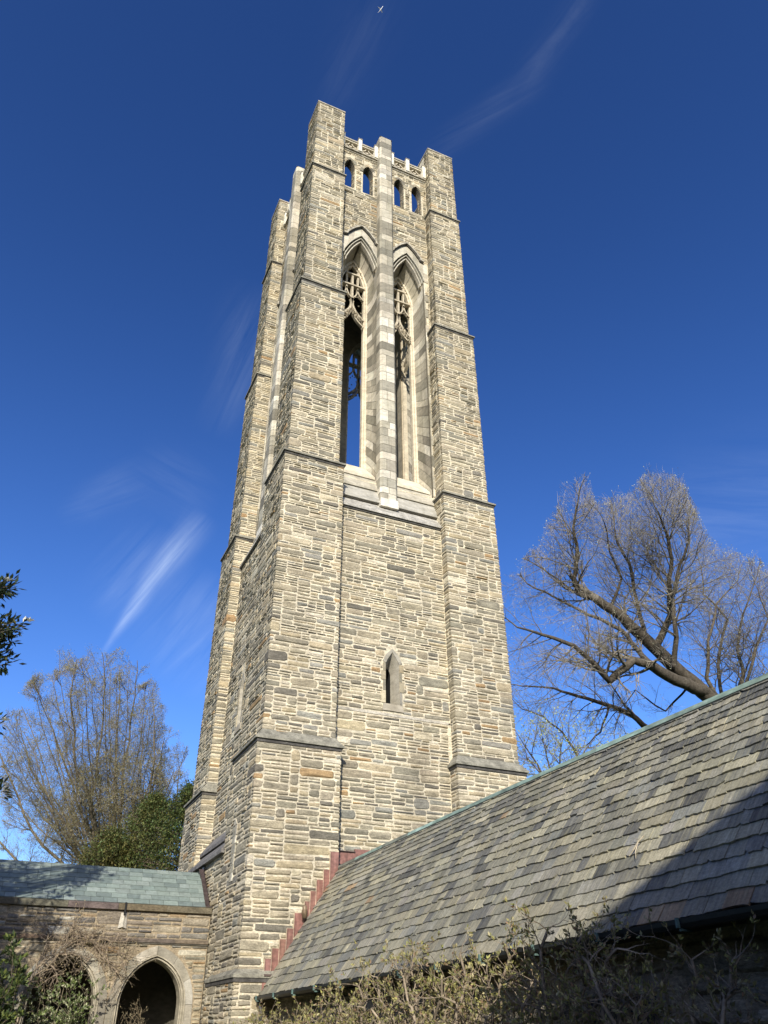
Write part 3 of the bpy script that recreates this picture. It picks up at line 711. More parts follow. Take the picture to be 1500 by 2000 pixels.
mb.box(-3.95, -3.8, -2.66, -2.58, 4.75, 6.0, (.01, .01, .01)); mb.prism([(-3.97, -2.8, z), (-3.97, -2.45, z), (-3.97, -2.62, z+.16)], (.15, 0, 0), (.4, .36, .28))
mb.build('stair_slit', M_DRESSED, tower, label='narrow pale-framed slit low on the shaded side of the near pier')

# ------------------------------------------------------------------ chapel wing with the great slate roof
EX, EZ, RX, RZ, Y0, Y1 = -3.46, 2.33, -1.66, 4.985, -3.99, -27.0
chapel = empty('chapel_wing', (0, -15, 0), 'low stone chapel wing under a long steep mottled grey-brown slate roof beside the tower', 'building')
def cp(o): o.parent = chapel; o.location = (0, 15, 0); return o
def roofp(y, t, n=0.0):
    k = (Y0-y)
    e = Vector((EX, y, EZ+0.0108*min(k, 20))); r = Vector((RX, y, RZ+0.045*math.sin(min(k, 14)/14*PI)))
    d = (r-e).normalized(); N_ = Vector((-d.z, 0, d.x)); return e+(r-e)*t+N_*n
mb = MB(); rnd = random.Random(7)
PAL_SL = [((.245, .232, .178), 24), ((.196, .188, .148), 20), ((.295, .272, .195), 20), ((.125, .124, .110), 12), ((.325, .295, .205), 8), ((.192, .192, .168), 10), ((.085, .086, .080), 5), ((.30, .205, .12), .4), ((.265, .250, .205), 9)]
rows = 21; ex = [0.225-.0052*i for i in range(rows)]; tot = sum(ex); t = 0.0; SL = 3.2
for i in range(rows):
    e = ex[i]/tot; y = Y0-rnd.uniform(-.1, .05)+.0; wmin, wmax = (.12, .28) if i > 2 else (.17, .33)
    run = None
    while y > Y1:
        w = rnd.uniform(wmin, wmax); ya = min(y, Y0); yb = y-w; y -= w+.006
        if ya-yb < .05: continue
        if run and rnd.random() < .25: kk = rnd.uniform(.9, 1.1); col = tuple(c*kk for c in run)
        else: col = pick(rnd, PAL_SL, .2)
        run = col
        th = rnd.uniform(.012, .022); lift = rnd.uniform(0, .006); dt = rnd.uniform(-.008, .010)/SL
        n = 4; top = min(t+e*1.8, 1.0+.4*e); lo = []; cl_ = rnd.choice((0, 4, -1, -1, -1, -1)); dt += (.03/SL if rnd.random() < .02 else 0)
        for q in range(n+1):
            yy = ya+(yb-ya)*q/n; lo.append((yy, t+dt+rnd.uniform(-.009, .009)/SL*(1.2 if q in (0, n) else 1)+((.05*rnd.random()/SL) if cl_ == q else 0)))
        tip = th+.016+lift
        vs = [roofp(yy, tt, tip) for yy, tt in lo]+[roofp(yy, tt, tip-th) for yy, tt in lo]+[roofp(ya, top, .006), roofp(yb, top, .006)]
        m_ = n+1
        fs = [tuple(range(m_))+(2*m_+1, 2*m_)]+[(q+1, q, q+m_, q+1+m_) for q in range(n)]+[(0, 2*m_, m_), (n, 2*m_-1, 2*m_+1)]
        fs[0] = fs[0][::-1]
        mb.add(vs, fs, col)
    t += e
# boarding under the slates
mb.quad(roofp(Y0, 0), roofp(Y0, 1.0), roofp(-20, 1.0), roofp(-20, 0), (.03, .03, .03)); mb.quad(roofp(-20, 0), roofp(-20, 1.0), roofp(Y1, 1.0), roofp(Y1, 0), (.03, .03, .03))
slope = cp(mb.build('slate_roof', M_SLATE))
mb = MB(); mb.quad((RX, Y0, 4.93), (0.6, Y0, 5.2), (0.6, Y1, 5.2), (RX, Y1, 4.93), (.12, .2, .17)); mb.quad((0.6, Y0, 5.2), (3.2, Y0, 2.4), (3.2, Y1, 2.4), (.6, Y1, 5.2), (.12, .12, .1))
mb.box(RX, .6, Y1, Y1+.2, 2, 4.9, (.2, .2, .18)); cp(mb.build('upper_roof', M_VERD))
mb = MB(); y = Y0; rnd = random.Random(9)
PALV = [((.20, .27, .22), 7), ((.16, .17, .135), 8), ((.13, .115, .09), 5), ((.27, .37, .31), 3)]
while y > Y1:
    L_ = rnd.uniform(.5, 1.6); yb = max(y-L_, Y1); c = pick(rnd, PALV, .1)
    a0, a1 = roofp(y, 0.979, .045), roofp(yb, 0.979, .045); b0, b1 = roofp(y, 1.0, .062), roofp(yb, 1.0, .062)
    t0, t1 = b0+Vector((.06, 0, .012)), b1+Vector((.06, 0, .012))
    mb.quad(a1, a0, b0, b1, c); mb.quad(b1, b0, t0, t1, c); dn = Vector((.01, 0, -.02)); mb.quad(a0, a1, a1+dn, a0+dn, (.06, .07, .06)); mb.quad(t1, t0, t0+Vector((0, 0, -.2)), t1+Vector((0, 0, -.2)), c)
    y = yb
cp(mb.build('ridge_capping', M_VERD, label='green and brown copper strip along the top edge of the slate roof'))
# walls
mb = MB(); rnd = random.Random(17)
mb.box(-3.08, -2.6, Y1, Y0, 0, 2.45, (.30, .26, .18), 'x'); pm = PathMap([(-3.08, Y1+.05), (-3.08, Y0)], 0)
def skw(a, b, z0, z1):
    sp = [(a, b)]
    for yc in (-15.4, -18.6, -8.6):
        if z0 < 1.95:
            lo, hi = yc-Y1-.05-.62, yc-Y1-.05+.62; sp = [q for (p0, p1) in sp for q in ((p0, min(p1, lo)), (max(p0, hi), p1)) if q[1] > q[0]]
    return sp
masonry(mb, pm, 2.35, rnd, pal=PAL, hr=(.02, .05), unit=.075, lmax=1.0, gap=.02, skip=skw)
cp(mb.build('wall', M_RUBBLE))
for yc in (-15.4, -18.6, -8.6):
    m2 = MB(); m2.box(-3.10, -3.0, yc-.62, yc+.62, .6, 1.95, (.02, .02, .022), 'x')
    w = cp(m2.build('window', M_METAL)); m3 = MB()
    m3.box(-3.14, -3.0, yc-.66, yc-.54, .5, 1.95, (.3, .27, .21)); m3.box(-3.14, -3.0, yc+.54, yc+.66, .5, 1.95, (.3, .27, .21)); m3.box(-3.14, -3.0, yc-.66, yc+.66, 1.951, 2.1, (.3, .27, .21)); m3.box(-3.13, -3.0, yc-.03, yc+.03, .6, 1.95, (.25, .22, .17))
    f = m3.build('window_frame', M_DRESSED, w)
# soffit, gutter, brackets, downspout
mb = MB(); zz = EZ+.0108*(Y0+20)*-1*-1
for (ya, yb) in ((Y0, -20), (-20, Y1)):
    za, zb = EZ+.0108*min(Y0-ya, 20), EZ+.0108*min(Y0-yb, 16.01)
    mb.add([(-3.44, ya, za-.05), (-3.44, yb, zb-.05), (-3.0, yb, zb-.05), (-3.0, ya, za-.05), (-3.44, ya, za), (-3.44, yb, zb)], [(0, 1, 2, 3), (0, 4, 5, 1)], (.03, .027, .024))
cp(mb.build('soffit', M_METAL))
mb = MB(); prof = [(math.cos(a), math.sin(a)) for a in [PI+PI*i/6 for i in range(7)]]
ys = [Y0+.06, -8, -12, -16, -20, Y1]
vs = []
for y in ys:
    zc = EZ+.0108*(Y0-max(y, -20))-.005
    vs += [(EX-.05+.072*x, y, zc+.075*z) for x, z in prof]+[(EX-.05+.06*x, y, zc+.062*z) for x, z in prof[::-1]]
k = 14; mb.add(vs, [(i*k+j, i*k+(j+1) % k, (i+1)*k+(j+1) % k, (i+1)*k+j) for i in range(len(ys)-1) for j in range(k)]+[tuple(range(7))], (.028, .032, .034))
gut = cp(mb.build('gutter', M_METAL, label='dark half-round gutter under the slate eave'))
y = Y0-.25; br = None
while y > -19:
    m4 = MB(); zc = EZ+.0108*(Y0-y)-.005
    m4.box(EX-.145, EX-.115, y-.012, y+.012, zc-.07, zc+.01, (.10, .16, .14)); m4.box(EX-.115, EX+.02, y-.012, y+.012, zc-.095, zc-.075, (.10, .16, .14))
    m4.build('gutter_bracket', M_VERD, gut); y -= 1.15
mb = MB(); mb.tube([Vector((EX-.03, Y0-.10, 2.28)), Vector((EX+.05, Y0-.10, 2.10)), Vector((EX+.05, Y0-.10, 0))], [.055]*3, (.06, .062, .06), k=4); cp(mb.build('downspout', M_METAL, label='square dark downspout at the tower end of the gutter'))
# stepped copper flashing against the tower
mb = MB(); CB = (.25, .125, .098)
st = [(508, 1896), (518, 1872), (532, 1852), (547, 1834), (561, 1813), (576, 1783), (596, 1760), (607, 1740), (619, 1718), (633, 1698), (646, 1663), (662, 1663)]
def onY(px, py, yy):
    d = ray(px, py); t = (yy-CAM.y)/d.y; return CAM+d*t
P_ = [onY(a, b, -3.975) for a, b in st]; rnd = random.Random(8)
for a, b in zip(P_, P_[1:]):
    def vz(x): return EZ+(x-EX)/(RX-EX)*(RZ-EZ)-.03
    x0, x1 = a.x, b.x; c = tuple(q*rnd.uniform(.95, 1.05) for q in CB); zt = a.z; ypl = -3.972-(.003 if rnd.random() < .5 else 0)
    mb.prism([(x0, ypl, vz(x0)-.05), (x1, ypl, vz(x1)-.05), (x1, ypl, zt), (x0, ypl, zt)], (0, .05, 0), c)
    mb.box(x0-.004, x0+.018, ypl-.012, -3.93, vz(x0), zt-.02, tuple(q*.8 for q in c)); mb.box(x0-.012, x0-.004, ypl-.004, -3.93, vz(x0), zt+.012, (.5, .42, .3)); mb.box(x0-.012, x1, ypl-.004, -3.93, zt, zt+.010, (.5, .42, .3))
mb.box(-1.70, -1.12, -3.56, -3.5, 4.95, 5.42, CB); mb.box(-1.12, -.55, -3.565, -3.5, 5.0, 5.50, tuple(q*.9 for q in CB))
mb.box(-1.70, -1.12, -3.60, -3.5, 5.42, 5.44, (.1, .07, .06)); mb.box(-1.66, -1.3, -3.62, -3.5, 5.0, 5.12, (.02, .02, .02))
mb.prism([(-3.42, -4.045, 2.36), (-3.19, -4.045, 2.70), (-3.42, -4.045, 2.70)], (0, .03, 0), CB); mb.prism([(-3.40, -4.10, 2.70), (-3.14, -4.10, 2.70), (-3.14, -4.10, 2.74), (-3.40, -4.10, 2.74)], (0, .1, 0), (.1, .07, .06))
cp(mb.build('step_flashing', M_COPPER, label='red-brown stepped copper flashing climbing the tower foot'))
# lamp on the tower foot
lamp = empty('wall_lamp', (-2.55, -3.99, 3.84), 'small brown cylindrical wall lamp on the tower foot above the stepped flashing', 'lamp')
mb = MB(); mb.tube([Vector((0, -.09, .0)), Vector((0, -.09, .24)), Vector((0, -.09, .27))], [.055, .055, .035], (.20, .145, .09), k=14, cap=True); mb.build('lamp_body', M_COPPER, lamp)
mb = MB(); mb.box(-.03, .03, -.06, 0.03, .08, .18, (.15, .11, .07)); mb.build('bracket', M_COPPER, lamp)
mb = MB(); mb.tube([Vector((0, -.09, -.004)), Vector((0, -.09, -.001))], [.046, .046], (.03, .03, .03), k=14, cap=True); mb.build('lens', M_METAL, lamp)

# ------------------------------------------------------------------ cloister wing
CY = -0.93; XR, XL = -3.93, -15.4
clo = empty('cloister_wing', (-9, 0, 0), 'low stone cloister with pointed arches under a pale green slate roof', 'building')
def cl(o): o.parent = clo; o.location = (9, 0, 0); return o
ARC = [-5.13, -7.11, -9.09, -11.07, -13.05]
def cop(cx, hw=.735, top=3.22): return arch(hw, 2.27, top, 0.0, cx=cx, n=9)
mb = MB(); rnd = random.Random(31); MC = (.33, .265, .175)
class Shift(MB): pass
def panel2(cx0, cx1, op, y, flip=False):
    t = MB(); panel(t, cx0, cx1, -0.01, 4.25, op, 0, MC, flip); mb.add([(x, y, z) for x, _, z in t.v], t.f, MC)
edges = [XR, -6.12, -8.10, -10.08, -12.06, XL]
for i, cx in enumerate(ARC):
    panel2(edges[i+1], edges[i], cop(cx, .80, 3.28), CY); panel2(edges[i+1], edges[i], cop(cx, .70, 3.18), CY+.45, True)
outl = [arch(1.0, 2.27, 3.50, 0, cx=c, n=9) for c in ARC]
def skc(a, b, z0, z1):
    sp = [(a, b)]
    for o in outl:
        r = inside_hw(o, z0, z1)
        if z0 > 3.46: r = None
        if r:
            lo, hi = XR-r[1], XR-r[0]; sp = [q for (p0, p1) in sp for q in ((p0, min(p1, lo)), (max(p0, hi), p1)) if q[1]-q[0] > .04]
    return sp
pm = PathMap([(XR, CY), (XL, CY)], 0.0); masonry(mb, pm, 3.5, rnd, pal=PAL, skip=skc, unit=.036)
pm = PathMap([(XR, CY), (XL, CY)], 3.62); masonry(mb, pm, 4.2-3.62, rnd, pal=PAL_CLO, unit=.036, lmax=.7)
cl(mb.build('wall', M_RUBBLE))
for j, cx in enumerate(ARC):
    m2 = MB(); r2 = random.Random(50+j)
    O = [(x, z) for x, z in arch(.98, 2.27, 3.47, 0, cx=cx, n=9)]; I = arch(.80, 2.27, 3.28, 0, cx=cx, n=9)
    n = len(O); cuts = [0, 1, 4, 7, 10, 13, 16, 19, 20, n-1]; cuts = [1, 4, 7, 10, 13, 16, 19]
    for a, b in zip(cuts, cuts[1:]):
        b = min(b, n-2); poly = I[a:b+1]+O[a:b+1][::-1]
        cxx = sum(p[0] for p in poly)/len(poly); cz = sum(p[1] for p in poly)/len(poly); poly = [(cxx+(x-cxx)*.985, cz+(z-cz)*.985) for x, z in poly]
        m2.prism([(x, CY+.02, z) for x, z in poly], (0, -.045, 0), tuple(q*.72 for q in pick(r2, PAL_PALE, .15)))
    for s in (-1, 1):
        z = 0
        while z < 2.2:
            h = min(r2.uniform(.4, .75), 2.27-z); h = 2.27-z if 2.27-z-h < .2 else h
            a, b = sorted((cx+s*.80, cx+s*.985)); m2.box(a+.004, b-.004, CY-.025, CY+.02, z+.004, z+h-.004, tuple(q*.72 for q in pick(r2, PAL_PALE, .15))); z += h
    def b2(path, w, y0, y1, col):
        t = MB(); bar(t, path, w, -y0, -y1, col); m2.add(t.v, t.f, col)
    c_ = (.36, .32, .24)
    loft_a = arch(.80, 2.27, 3.28, 0, cx=cx, n=9); loft_b = arch(.70, 2.27, 3.17, 0, cx=cx, n=9)
    t = MB(); loft(t, loft_a, -(CY-.02), loft_b, -(CY+.10), c_); loft(t, loft_b, -(CY+.10), loft_b, -(CY+.45), (.25, .22, .17)); m2.add(t.v, t.f, c_)
    b2(arch(.785, 2.27, 3.26, 0, cx=cx, n=9), .03, CY-.045, CY+.05, c_); b2(arch(.735, 2.27, 3.21, 0, cx=cx, n=9), .03, CY+.01, CY+.12, c_)
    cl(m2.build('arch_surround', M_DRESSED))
mb = MB(); x = XR; rnd = random.Random(33)
while x > XL:
    w = rnd.uniform(.9, 1.3); c = tuple(q*rnd.uniform(.8, 1.1) for q in (.125, .10, .078)); xa = max(x-w, XL)
    mb.box(xa+.006, x, CY-.09, CY+.3, 4.20, 4.325, c); mb.frustum((xa+.006, x, CY-.09, CY+.3), 4.325, (xa+.006, x, CY-.03, CY+.3), 4.35, c); x -= w
cl(mb.build('eave_coping', M_TRIM))
mb = MB(); x = XR
while x > XL:
    w = rnd.uniform(.8, 1.5); c = tuple(q*rnd.uniform(.8, 1.1) for q in (.135, .11, .082)); xa = max(x-w, XL)
    mb.box(xa+.006, x, CY-.05, CY+.1, 3.53, 3.575, c); mb.frustum((xa+.006, x, CY-.05, CY+.1), 3.575, (xa+.006, x, CY-.005, CY+.1), 3.62, c); mb.box(xa, x, CY-.03, CY+.1, 3.50, 3.53, (.1, .09, .07)); x -= w
cl(mb.build('string_course', M_TRIM))
# little scupper stones
for xs in (-6.05, -11.9):
    mb = MB(); mb.add([(xs-.10, CY-.03, 3.80), (xs+.10, CY-.03, 3.80), (xs+.07, CY-.03, 4.14), (xs-.07, CY-.03, 4.14), (xs, CY-.10, 3.83), (xs, CY-.10, 4.10)], [(0, 4, 5, 3), (4, 1, 2, 5), (3, 5, 2), (0, 1, 4)], (.5, .46, .38))
    mb.box(xs-.02, xs+.02, CY-.12, CY-.02, 4.08, 4.36, (.02, .02, .02)); cl(mb.build('scupper', M_DRESSED))
# roof
mb = MB(); rnd = random.Random(35); ey, ez, ry, rz = CY-.04, 4.34, .10, 5.30
rows = 8; PG = [((.165, .200, .178), 10), ((.195, .230, .205), 8), ((.135, .165, .152), 6), ((.22, .255, .23), 4)]
dv = Vector((0, ry-ey, rz-ez)); nrm = Vector((0, -dv.z, dv.y)).normalized()
for i in range(rows):
    x = XR-.16-(.05 if i == rows-1 else 0)-(.02 if i == rows-2 else 0); t0 = i/rows; first = True
    while x > XL:
        w = rnd.uniform(.24, .40)*(.5 if first and i % 2 else 1); first = False; c = pick(rnd, PG, .06); xa = x-w
        a = Vector((x-.004, ey, ez))+dv*t0; b = Vector((xa+.004, ey, ez))+dv*t0; top = min(t0+1.6/rows, 1.0)
        a2 = Vector((x-.004, ey, ez))+dv*top; b2_ = Vector((xa+.004, ey, ez))+dv*top; tp = .022+rnd.uniform(0, .003)
        mb.add([a+nrm*tp, b+nrm*tp, b2_+nrm*.006, a2+nrm*.006, a+nrm*(tp-.012), b+nrm*(tp-.012)], [(0, 3, 2, 1), (0, 1, 5, 4), (0, 4, 3), (1, 2, 5)], c); x -= w
mb.quad((XR-.16, ey, ez), (XR-.16, ry, rz), (XL, ry, rz), (XL, ey, ez), (.03, .035, .03)); mb.quad((XR-.16, ry, rz), (XR-.16, 1.3, 4.2), (XL, 1.3, 4.2), (XL, ry, rz), (.09, .12, .11))
mb.add([(XR-.16, ey, ez), (XR-.16, ry, rz), (XR-.16, 1.3, 4.2)], [(0, 1, 2)], (.05, .05, .05))
cl(mb.build('green_slate_roof', M_SLATE_G))
mb = MB(); mb.box(XR-.17, XR+.02, ey+.02, .25, 4.36, 4.38, (.07, .055, .05)); mb.add([(XR-.045, ey, 4.35), (XR-.045, .3, 5.5), (XR-.045, .9, 5.3), (XR-.045, .9, 4.2)], [(0, 1, 2, 3)[::-1]], (.085, .06, .055)); mb.add([(XR-.17, ey+.05, 4.37), (XR-.045, ey+.05, 4.37), (XR-.045, .25, 5.42), (XR-.17, .25, 5.42)], [(0, 1, 2, 3)], (.075, .055, .05))
cl(mb.build('side_flashing', M_COPPER, label='dark brown flashing strip where the green roof meets the tower'))
# back wall, ceiling and floor of the walk
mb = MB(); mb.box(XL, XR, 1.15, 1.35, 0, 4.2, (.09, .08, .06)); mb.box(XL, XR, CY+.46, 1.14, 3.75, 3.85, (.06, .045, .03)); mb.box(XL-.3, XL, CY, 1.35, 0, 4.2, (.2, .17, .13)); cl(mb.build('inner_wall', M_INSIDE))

# ------------------------------------------------------------------ hall behind the viewer: it throws the shade on the roof
hall = empty('stone_hall', (-2, -38, 0), 'tall grey stone hall with slate roof standing behind the courtyard', 'building')
HZ = 10.9
mb = MB(); mb.box(-14, 16, -42, -30.0, 0, HZ-.2, (.28, .25, .19)); o = mb.build('wall', M_INSIDE, hall); o.location = (2, 38, 0)
mb = MB(); mb.add([(-14.3, -29.7, HZ-.2), (16.3, -29.7, HZ-.2), (16.3, -36, HZ+2.6), (-14.3, -36, HZ+2.6), (-14.3, -42.3, HZ-.2), (16.3, -42.3, HZ-.2)], [(0, 1, 2, 3), (3, 2, 5, 4), (0, 3, 4), (1, 5, 2), (0, 4, 5, 1)], (.12, .12, .11)); o = mb.build('roof', M_SLATE_G, hall); o.location = (2, 38, 0)
for i in range(7):
    x = -12+i*4.2
    mb = MB(); op = arch(.7, 6.2, 7.4, 3, cx=x, n=5); mb.add([(a, -29.99, z) for a, z in op], [tuple(range(len(op)))[::-1]], (.02, .025, .03)); w = mb.build('window', M_METAL, hall); w.location = (2, 38, 0)
    m2 = MB(); bar(m2, op, .15, 29.95, 30.02, (.45, .42, .34)); m2.build('window_frame', M_DRESSED, w)

wr = empty('sky_block_range', (-20, -20, 0), 'unseen long low stone range added on the west side to block sky light', 'building')  # added out of view to cut sky light on the chapel wall
mb = MB(); mb.box(-22, -17.5, -42, -3.5, 0, 6.4, (.2, .175, .135)); o = mb.build('wall', M_INSIDE, wr); o.location = (20, 20, 0)
mb = MB(); mb.add([(-17.2, -42, 6.4), (-17.2, -3.2, 6.4), (-19.7, -3.2, 8.6), (-19.7, -42, 8.6), (-22.3, -3.2, 6.4), (-22.3, -42, 6.4)], [(0, 1, 2, 3), (3, 2, 4, 5), (1, 4, 2), (0, 3, 5), (0, 5, 4, 1)], (.12, .12, .11)); o = mb.build('roof', M_SLATE_G, wr); o.location = (20, 20, 0)

# ------------------------------------------------------------------ ground
mb = MB(); mb.quad((-2500, -2500, 0), (2500, -2500, 0), (2500, 2500, 0), (-2500, 2500, 0), (.055, .085, .03)); tag(mb.build('lawn', M_GRASS), kind='structure')
mb = MB(); mb.box(-15, -4.2, -2.9, -1.5, -.05, .02, (.22, .20, .17), 'Z'); mb.box(-6.2, -4.6, -30, -2.9, -.05, .024, (.22, .20, .17), 'Z'); tag(mb.build('path', M_TRIM), kind='structure')

# ------------------------------------------------------------------ trees
UP = Vector((0, 0, 1))
def rv(rnd): 
    while True:
        v = Vector((rnd.uniform(-1, 1), rnd.uniform(-1, 1), rnd.uniform(-1, 1)))
        if 0.05 < v.length < 1: return v.normalized()
def branch(mb, rnd, p, d, L, r, lev, spec, tips, keep):
    """recursive limb; spec[lev] = (children per metre, child length ratio, spread, up pull, wobble)"""
    n = max(3, min(8, int(L/0.35)+2)); pts = [p.copy()]; rs = [r]; d = d.normalized()
    cpm, clr, spread, up, wob = spec[lev]
    endr = r*(.35 if lev < len(spec)-1 else .3)
    for i in range(n):
        d = (d+rv(rnd)*wob+UP*up*.25).normalized(); q = pts[-1]+d*(L/n)
        if keep and not keep(q): break
        pts.append(q); rs.append(r+(endr-r)*(i+1)/n)
    if len(pts) < 2: return
    mb.tube(pts, rs, spec_col(lev, rnd))
    if lev == len(spec)-1:
        tips.append((pts[-1], d, pts)); return
    nch = int(cpm*L+rnd.random())
    for j in range(nch):
        t = (0.22+.78*(j+rnd.random())/max(nch, 1)) if lev else (0.30+.7*(j+rnd.random())/max(nch, 1)); k = min(t*(len(pts)-1), len(pts)-1.001); i = int(k); q = pts[i].lerp(pts[i+1], k-i)
        td = (pts[i+1]-pts[i]).normalized(); side = td.cross(rv(rnd))
        if side.length < .01: continue
        nd = td*math.cos(spread)+side.normalized()*math.sin(spread)*rnd.uniform(.7, 1.2)
        rr = (rs[i]+(rs[i+1]-rs[i])*(k-i))
        branch(mb, rnd, q, nd, L*clr*(1.15-.5*t)*rnd.uniform(.75, 1.2), max(rr*rnd.uniform(.45, .65), .0035), lev+1, spec, tips, keep)
    branch(mb, rnd, pts[-1], d, L*clr*.9, max(rs[-1], .0035), lev+1, spec, tips, keep)
BARKC = [(.17, .145, .11)]
def spec_col(lev, rnd):
    c = BARKC[min(lev, len(BARKC)-1)]; k = rnd.uniform(.8, 1.2); return tuple(x*k for x in c)
def leaf(mb, p, d, nrm, L, W, col, fold=0.0):
    d = d.normalized(); s = d.cross(nrm)
    if s.length < 1e-3: s = d.orthogonal()
    s.normalize(); n2 = s.cross(d)
    mb.add([p, p+d*L*.45+s*W*.5+n2*fold, p+d*L, p+d*L*.45-s*W*.5+n2*fold], [(0, 1, 2, 3)], col)
def stem(mb, pts, r0_, r1_, rnd, sub=4, jag=.03):
    out = []; 
    for a, b in zip(pts, pts[1:]):
        for i in range(sub): out.append(a.lerp(b, i/sub)+rv(rnd)*jag*(b-a).length*.4)
    out.append(pts[-1]); n = len(out); rs = [r0_+(r1_-r0_)*(i/(n-1))**.85 for i in range(n)]
    mb.tube(out, rs, spec_col(0, rnd)); return out, rs

# --- big budding tree behind the cloister
def budding_tree():
    global BARKC; BARKC = [(.20, .165, .12), (.17, .145, .105), (.17, .14, .10), (.20, .165, .11)]
    rnd = random.Random(101); D = 46
    base = AT(215, 2000, D); base.z = 0
    t = empty('budding_tree', base, 'tall broad tree with olive spring buds rising behind the cloister roof', 'tree')
    mb = MB(); tips = []
    cx, cz = 178, 1480
    def P(x, y, dz=0): return AT(x, y, D+dz)
    def keep(q):
        v = q-CAM; k = v.dot(fw); x = 750+F_PX*v.dot(cr)/k; y = 1000-F_PX*v.dot(cu)/k
        ex_ = (x-172)/188; ey_ = (y-1530)/(275 if y < 1530 else 400); dz = (k-D)/5.2
        return ex_*ex_+ey_*ey_+dz*dz < 1.0+0.12*math.sin(x*.11)+.1*math.sin(y*.13+x*.05)
    F = base+Vector((0, 0, 4.2)); st0, _ = stem(mb, [base, base+Vector((0.1, 0, 2.2)), F], .55, .42, rnd)
    tg = [((236, 1690, 0), (240, 1520, .5), (262, 1380, 1), (268, 1290, 1)), ((205, 1700, 1), (150, 1560, 1.5), (110, 1450, 2), (75, 1350, 2)), ((183, 1700, -1), (178, 1560, -1), (205, 1400, -1.5), (200, 1275, -2)),
          ((170, 1740, -1), (60, 1620, -2), (10, 1500, -2), (-20, 1430, -2)), ((262, 1680, 1), (295, 1560, 2), (315, 1480, 3), (322, 1440, 3)), ((215, 1700, -2), (150, 1500, -3), (138, 1360, -3), (150, 1290, -3)),
          ((245, 1690, -2), (285, 1590, -3), (300, 1480, -4), (300, 1380, -4)), ((190, 1700, 3), (120, 1600, 3.5), (60, 1500, 4), (40, 1420, 4)), ((225, 1690, 3), (225, 1520, 4), (232, 1400, 4), (235, 1300, 4)), ((150, 1760, 1), (30, 1680, 2), (-40, 1600, 2), (-80, 1540, 2)), ((270, 1720, 0), (320, 1640, 0), (345, 1560, 0), (350, 1500, 0))]
    r3 = random.Random(9)
    for i in range(26):
        a = PI*(-.06+1.12*(i+r3.random()*.8)/26); k = r3.uniform(.72, .9); dz = r3.uniform(-3.6, 3.6); ex_, ey_ = 172-188*k*math.cos(a), 1530-270*k*math.sin(a)
        tg.append(((215+(ex_-172)*.35, 1690, dz*.4), (215+(ex_-215)*.65, 1690+(ey_-1690)*.45, dz*.8), (ex_, ey_, dz)))
    for tgt in tg:
        pts = [F]+[P(x, y, dz) for x, y, dz in tgt]; o, rs = stem(mb, pts, .13 if len(pts) > 4 else .085, .018, rnd, jag=.06)
        n = len(o)
        for i in range(3, n-1):
            for _ in range(3 if i > 5 else 2):
                td = (o[i+1]-o[i]).normalized(); side = td.cross(rv(rnd)).normalized(); nd = td*.6+side*.85+UP*.1
                branch(mb, rnd, o[i], nd, rnd.uniform(1.2, 2.7)*(1.1-.4*i/n), min(rs[i]*.35, .03), 1, [None, (4.2, .5, .75, .2, .17), (5.5, .6, .7, .2, .22), (0, 0, 0, .25, .25)], tips, keep)
        [branch(mb, rnd, o[-1], (o[-1]-o[-3]).normalized()+rv(rnd)*.5, 1.6, .02, 1, [None, (4.4, .6, .8, .2, .18), (6, .6, .7, .2, .22), (0, 0, 0, .25, .25)], tips, keep) for _ in range(3)]
    o = mb.build('trunk', M_BARK, t); o.location = -base
    mb = MB()
    for (p, d, pts) in tips:
        for _ in range(4 if (p-F).length > 7 else 2):
            q = pts[rnd.randrange(len(pts))]+rv(rnd)*.09; k = rnd.uniform(.7, 1.3)
            leaf(mb, q, rv(rnd)+UP*.5, rv(rnd), rnd.uniform(.04, .08), rnd.uniform(.025, .045), (.28*k, .245*k, .12*k) if rnd.random() < .6 else (.26*k, .25*k, .14*k))
    o = mb.build('crown', M_LEAF, t); o.location = -base
    print('budding tips', len(tips))
budding_tree()

# --- evergreens behind the cloister
def evergreen(name, label, px, D, top, bot, halfw, seed, n=900, col=(.060, .085, .030)):
    global BARKC; BARKC = [(.13, .10, .075), (.13, .10, .07)]
    rnd = random.Random(seed); base = AT(px, 1900, D); base.z = 0; T = AT(px, top, D); B = AT(px, bot, D); hw = halfw*D/F_PX
    t = empty(name, base, label, 'tree', 'evergreens behind the cloister'); mb = MB(); H = T.z
    stem(mb, [base, Vector((base.x, base.y, H*.5)), Vector((base.x, base.y, H*.96))], .22, .02, rnd)
    lf = MB()
    for i in range(n):
        f = rnd.random()**.8; an_ = rnd.uniform(0, 2*PI); z = B.z*.8+(H-B.z*.8)*f; w = hw*(1-f**3.2)**.7*(1+.18*math.sin(an_*3+seed))*rnd.uniform(.35, 1.08)+.1; an = an_
        e = Vector((base.x+w*math.cos(an), base.y+w*math.sin(an), z+rnd.uniform(-.2, .3)))
        s = Vector((base.x, base.y, z-w*.25)); 
        if i % 6 == 0: mb.tube([s, s.lerp(e, .5)+UP*.12, e], [.03, .02, .006], spec_col(0, rnd))
        d = (e-s).normalized(); k = rnd.uniform(.75, 1.35)
        cc = (col[0]*k*rnd.uniform(.8, 1.4), col[1]*k, col[2]*k)
        for _ in range(13):
            q = e+rv(rnd)*rnd.uniform(.04, .30)-d*rnd.uniform(0, .25); leaf(lf, q, d*.7+rv(rnd)*.7-UP*.35, rv(rnd)*.6+UP, rnd.uniform(.10, .20), rnd.uniform(.035, .07), cc)
    o = mb.build('trunk', M_BARK, t); o.location = -base; o = lf.build('crown', M_LEAF, t); o.location = -base
evergreen('evergreen_tree', 'dark evergreen tree rising close beside the tower corner', 325, 34, 1478, 1700, 80, 201, 1500, (.095, .125, .038))
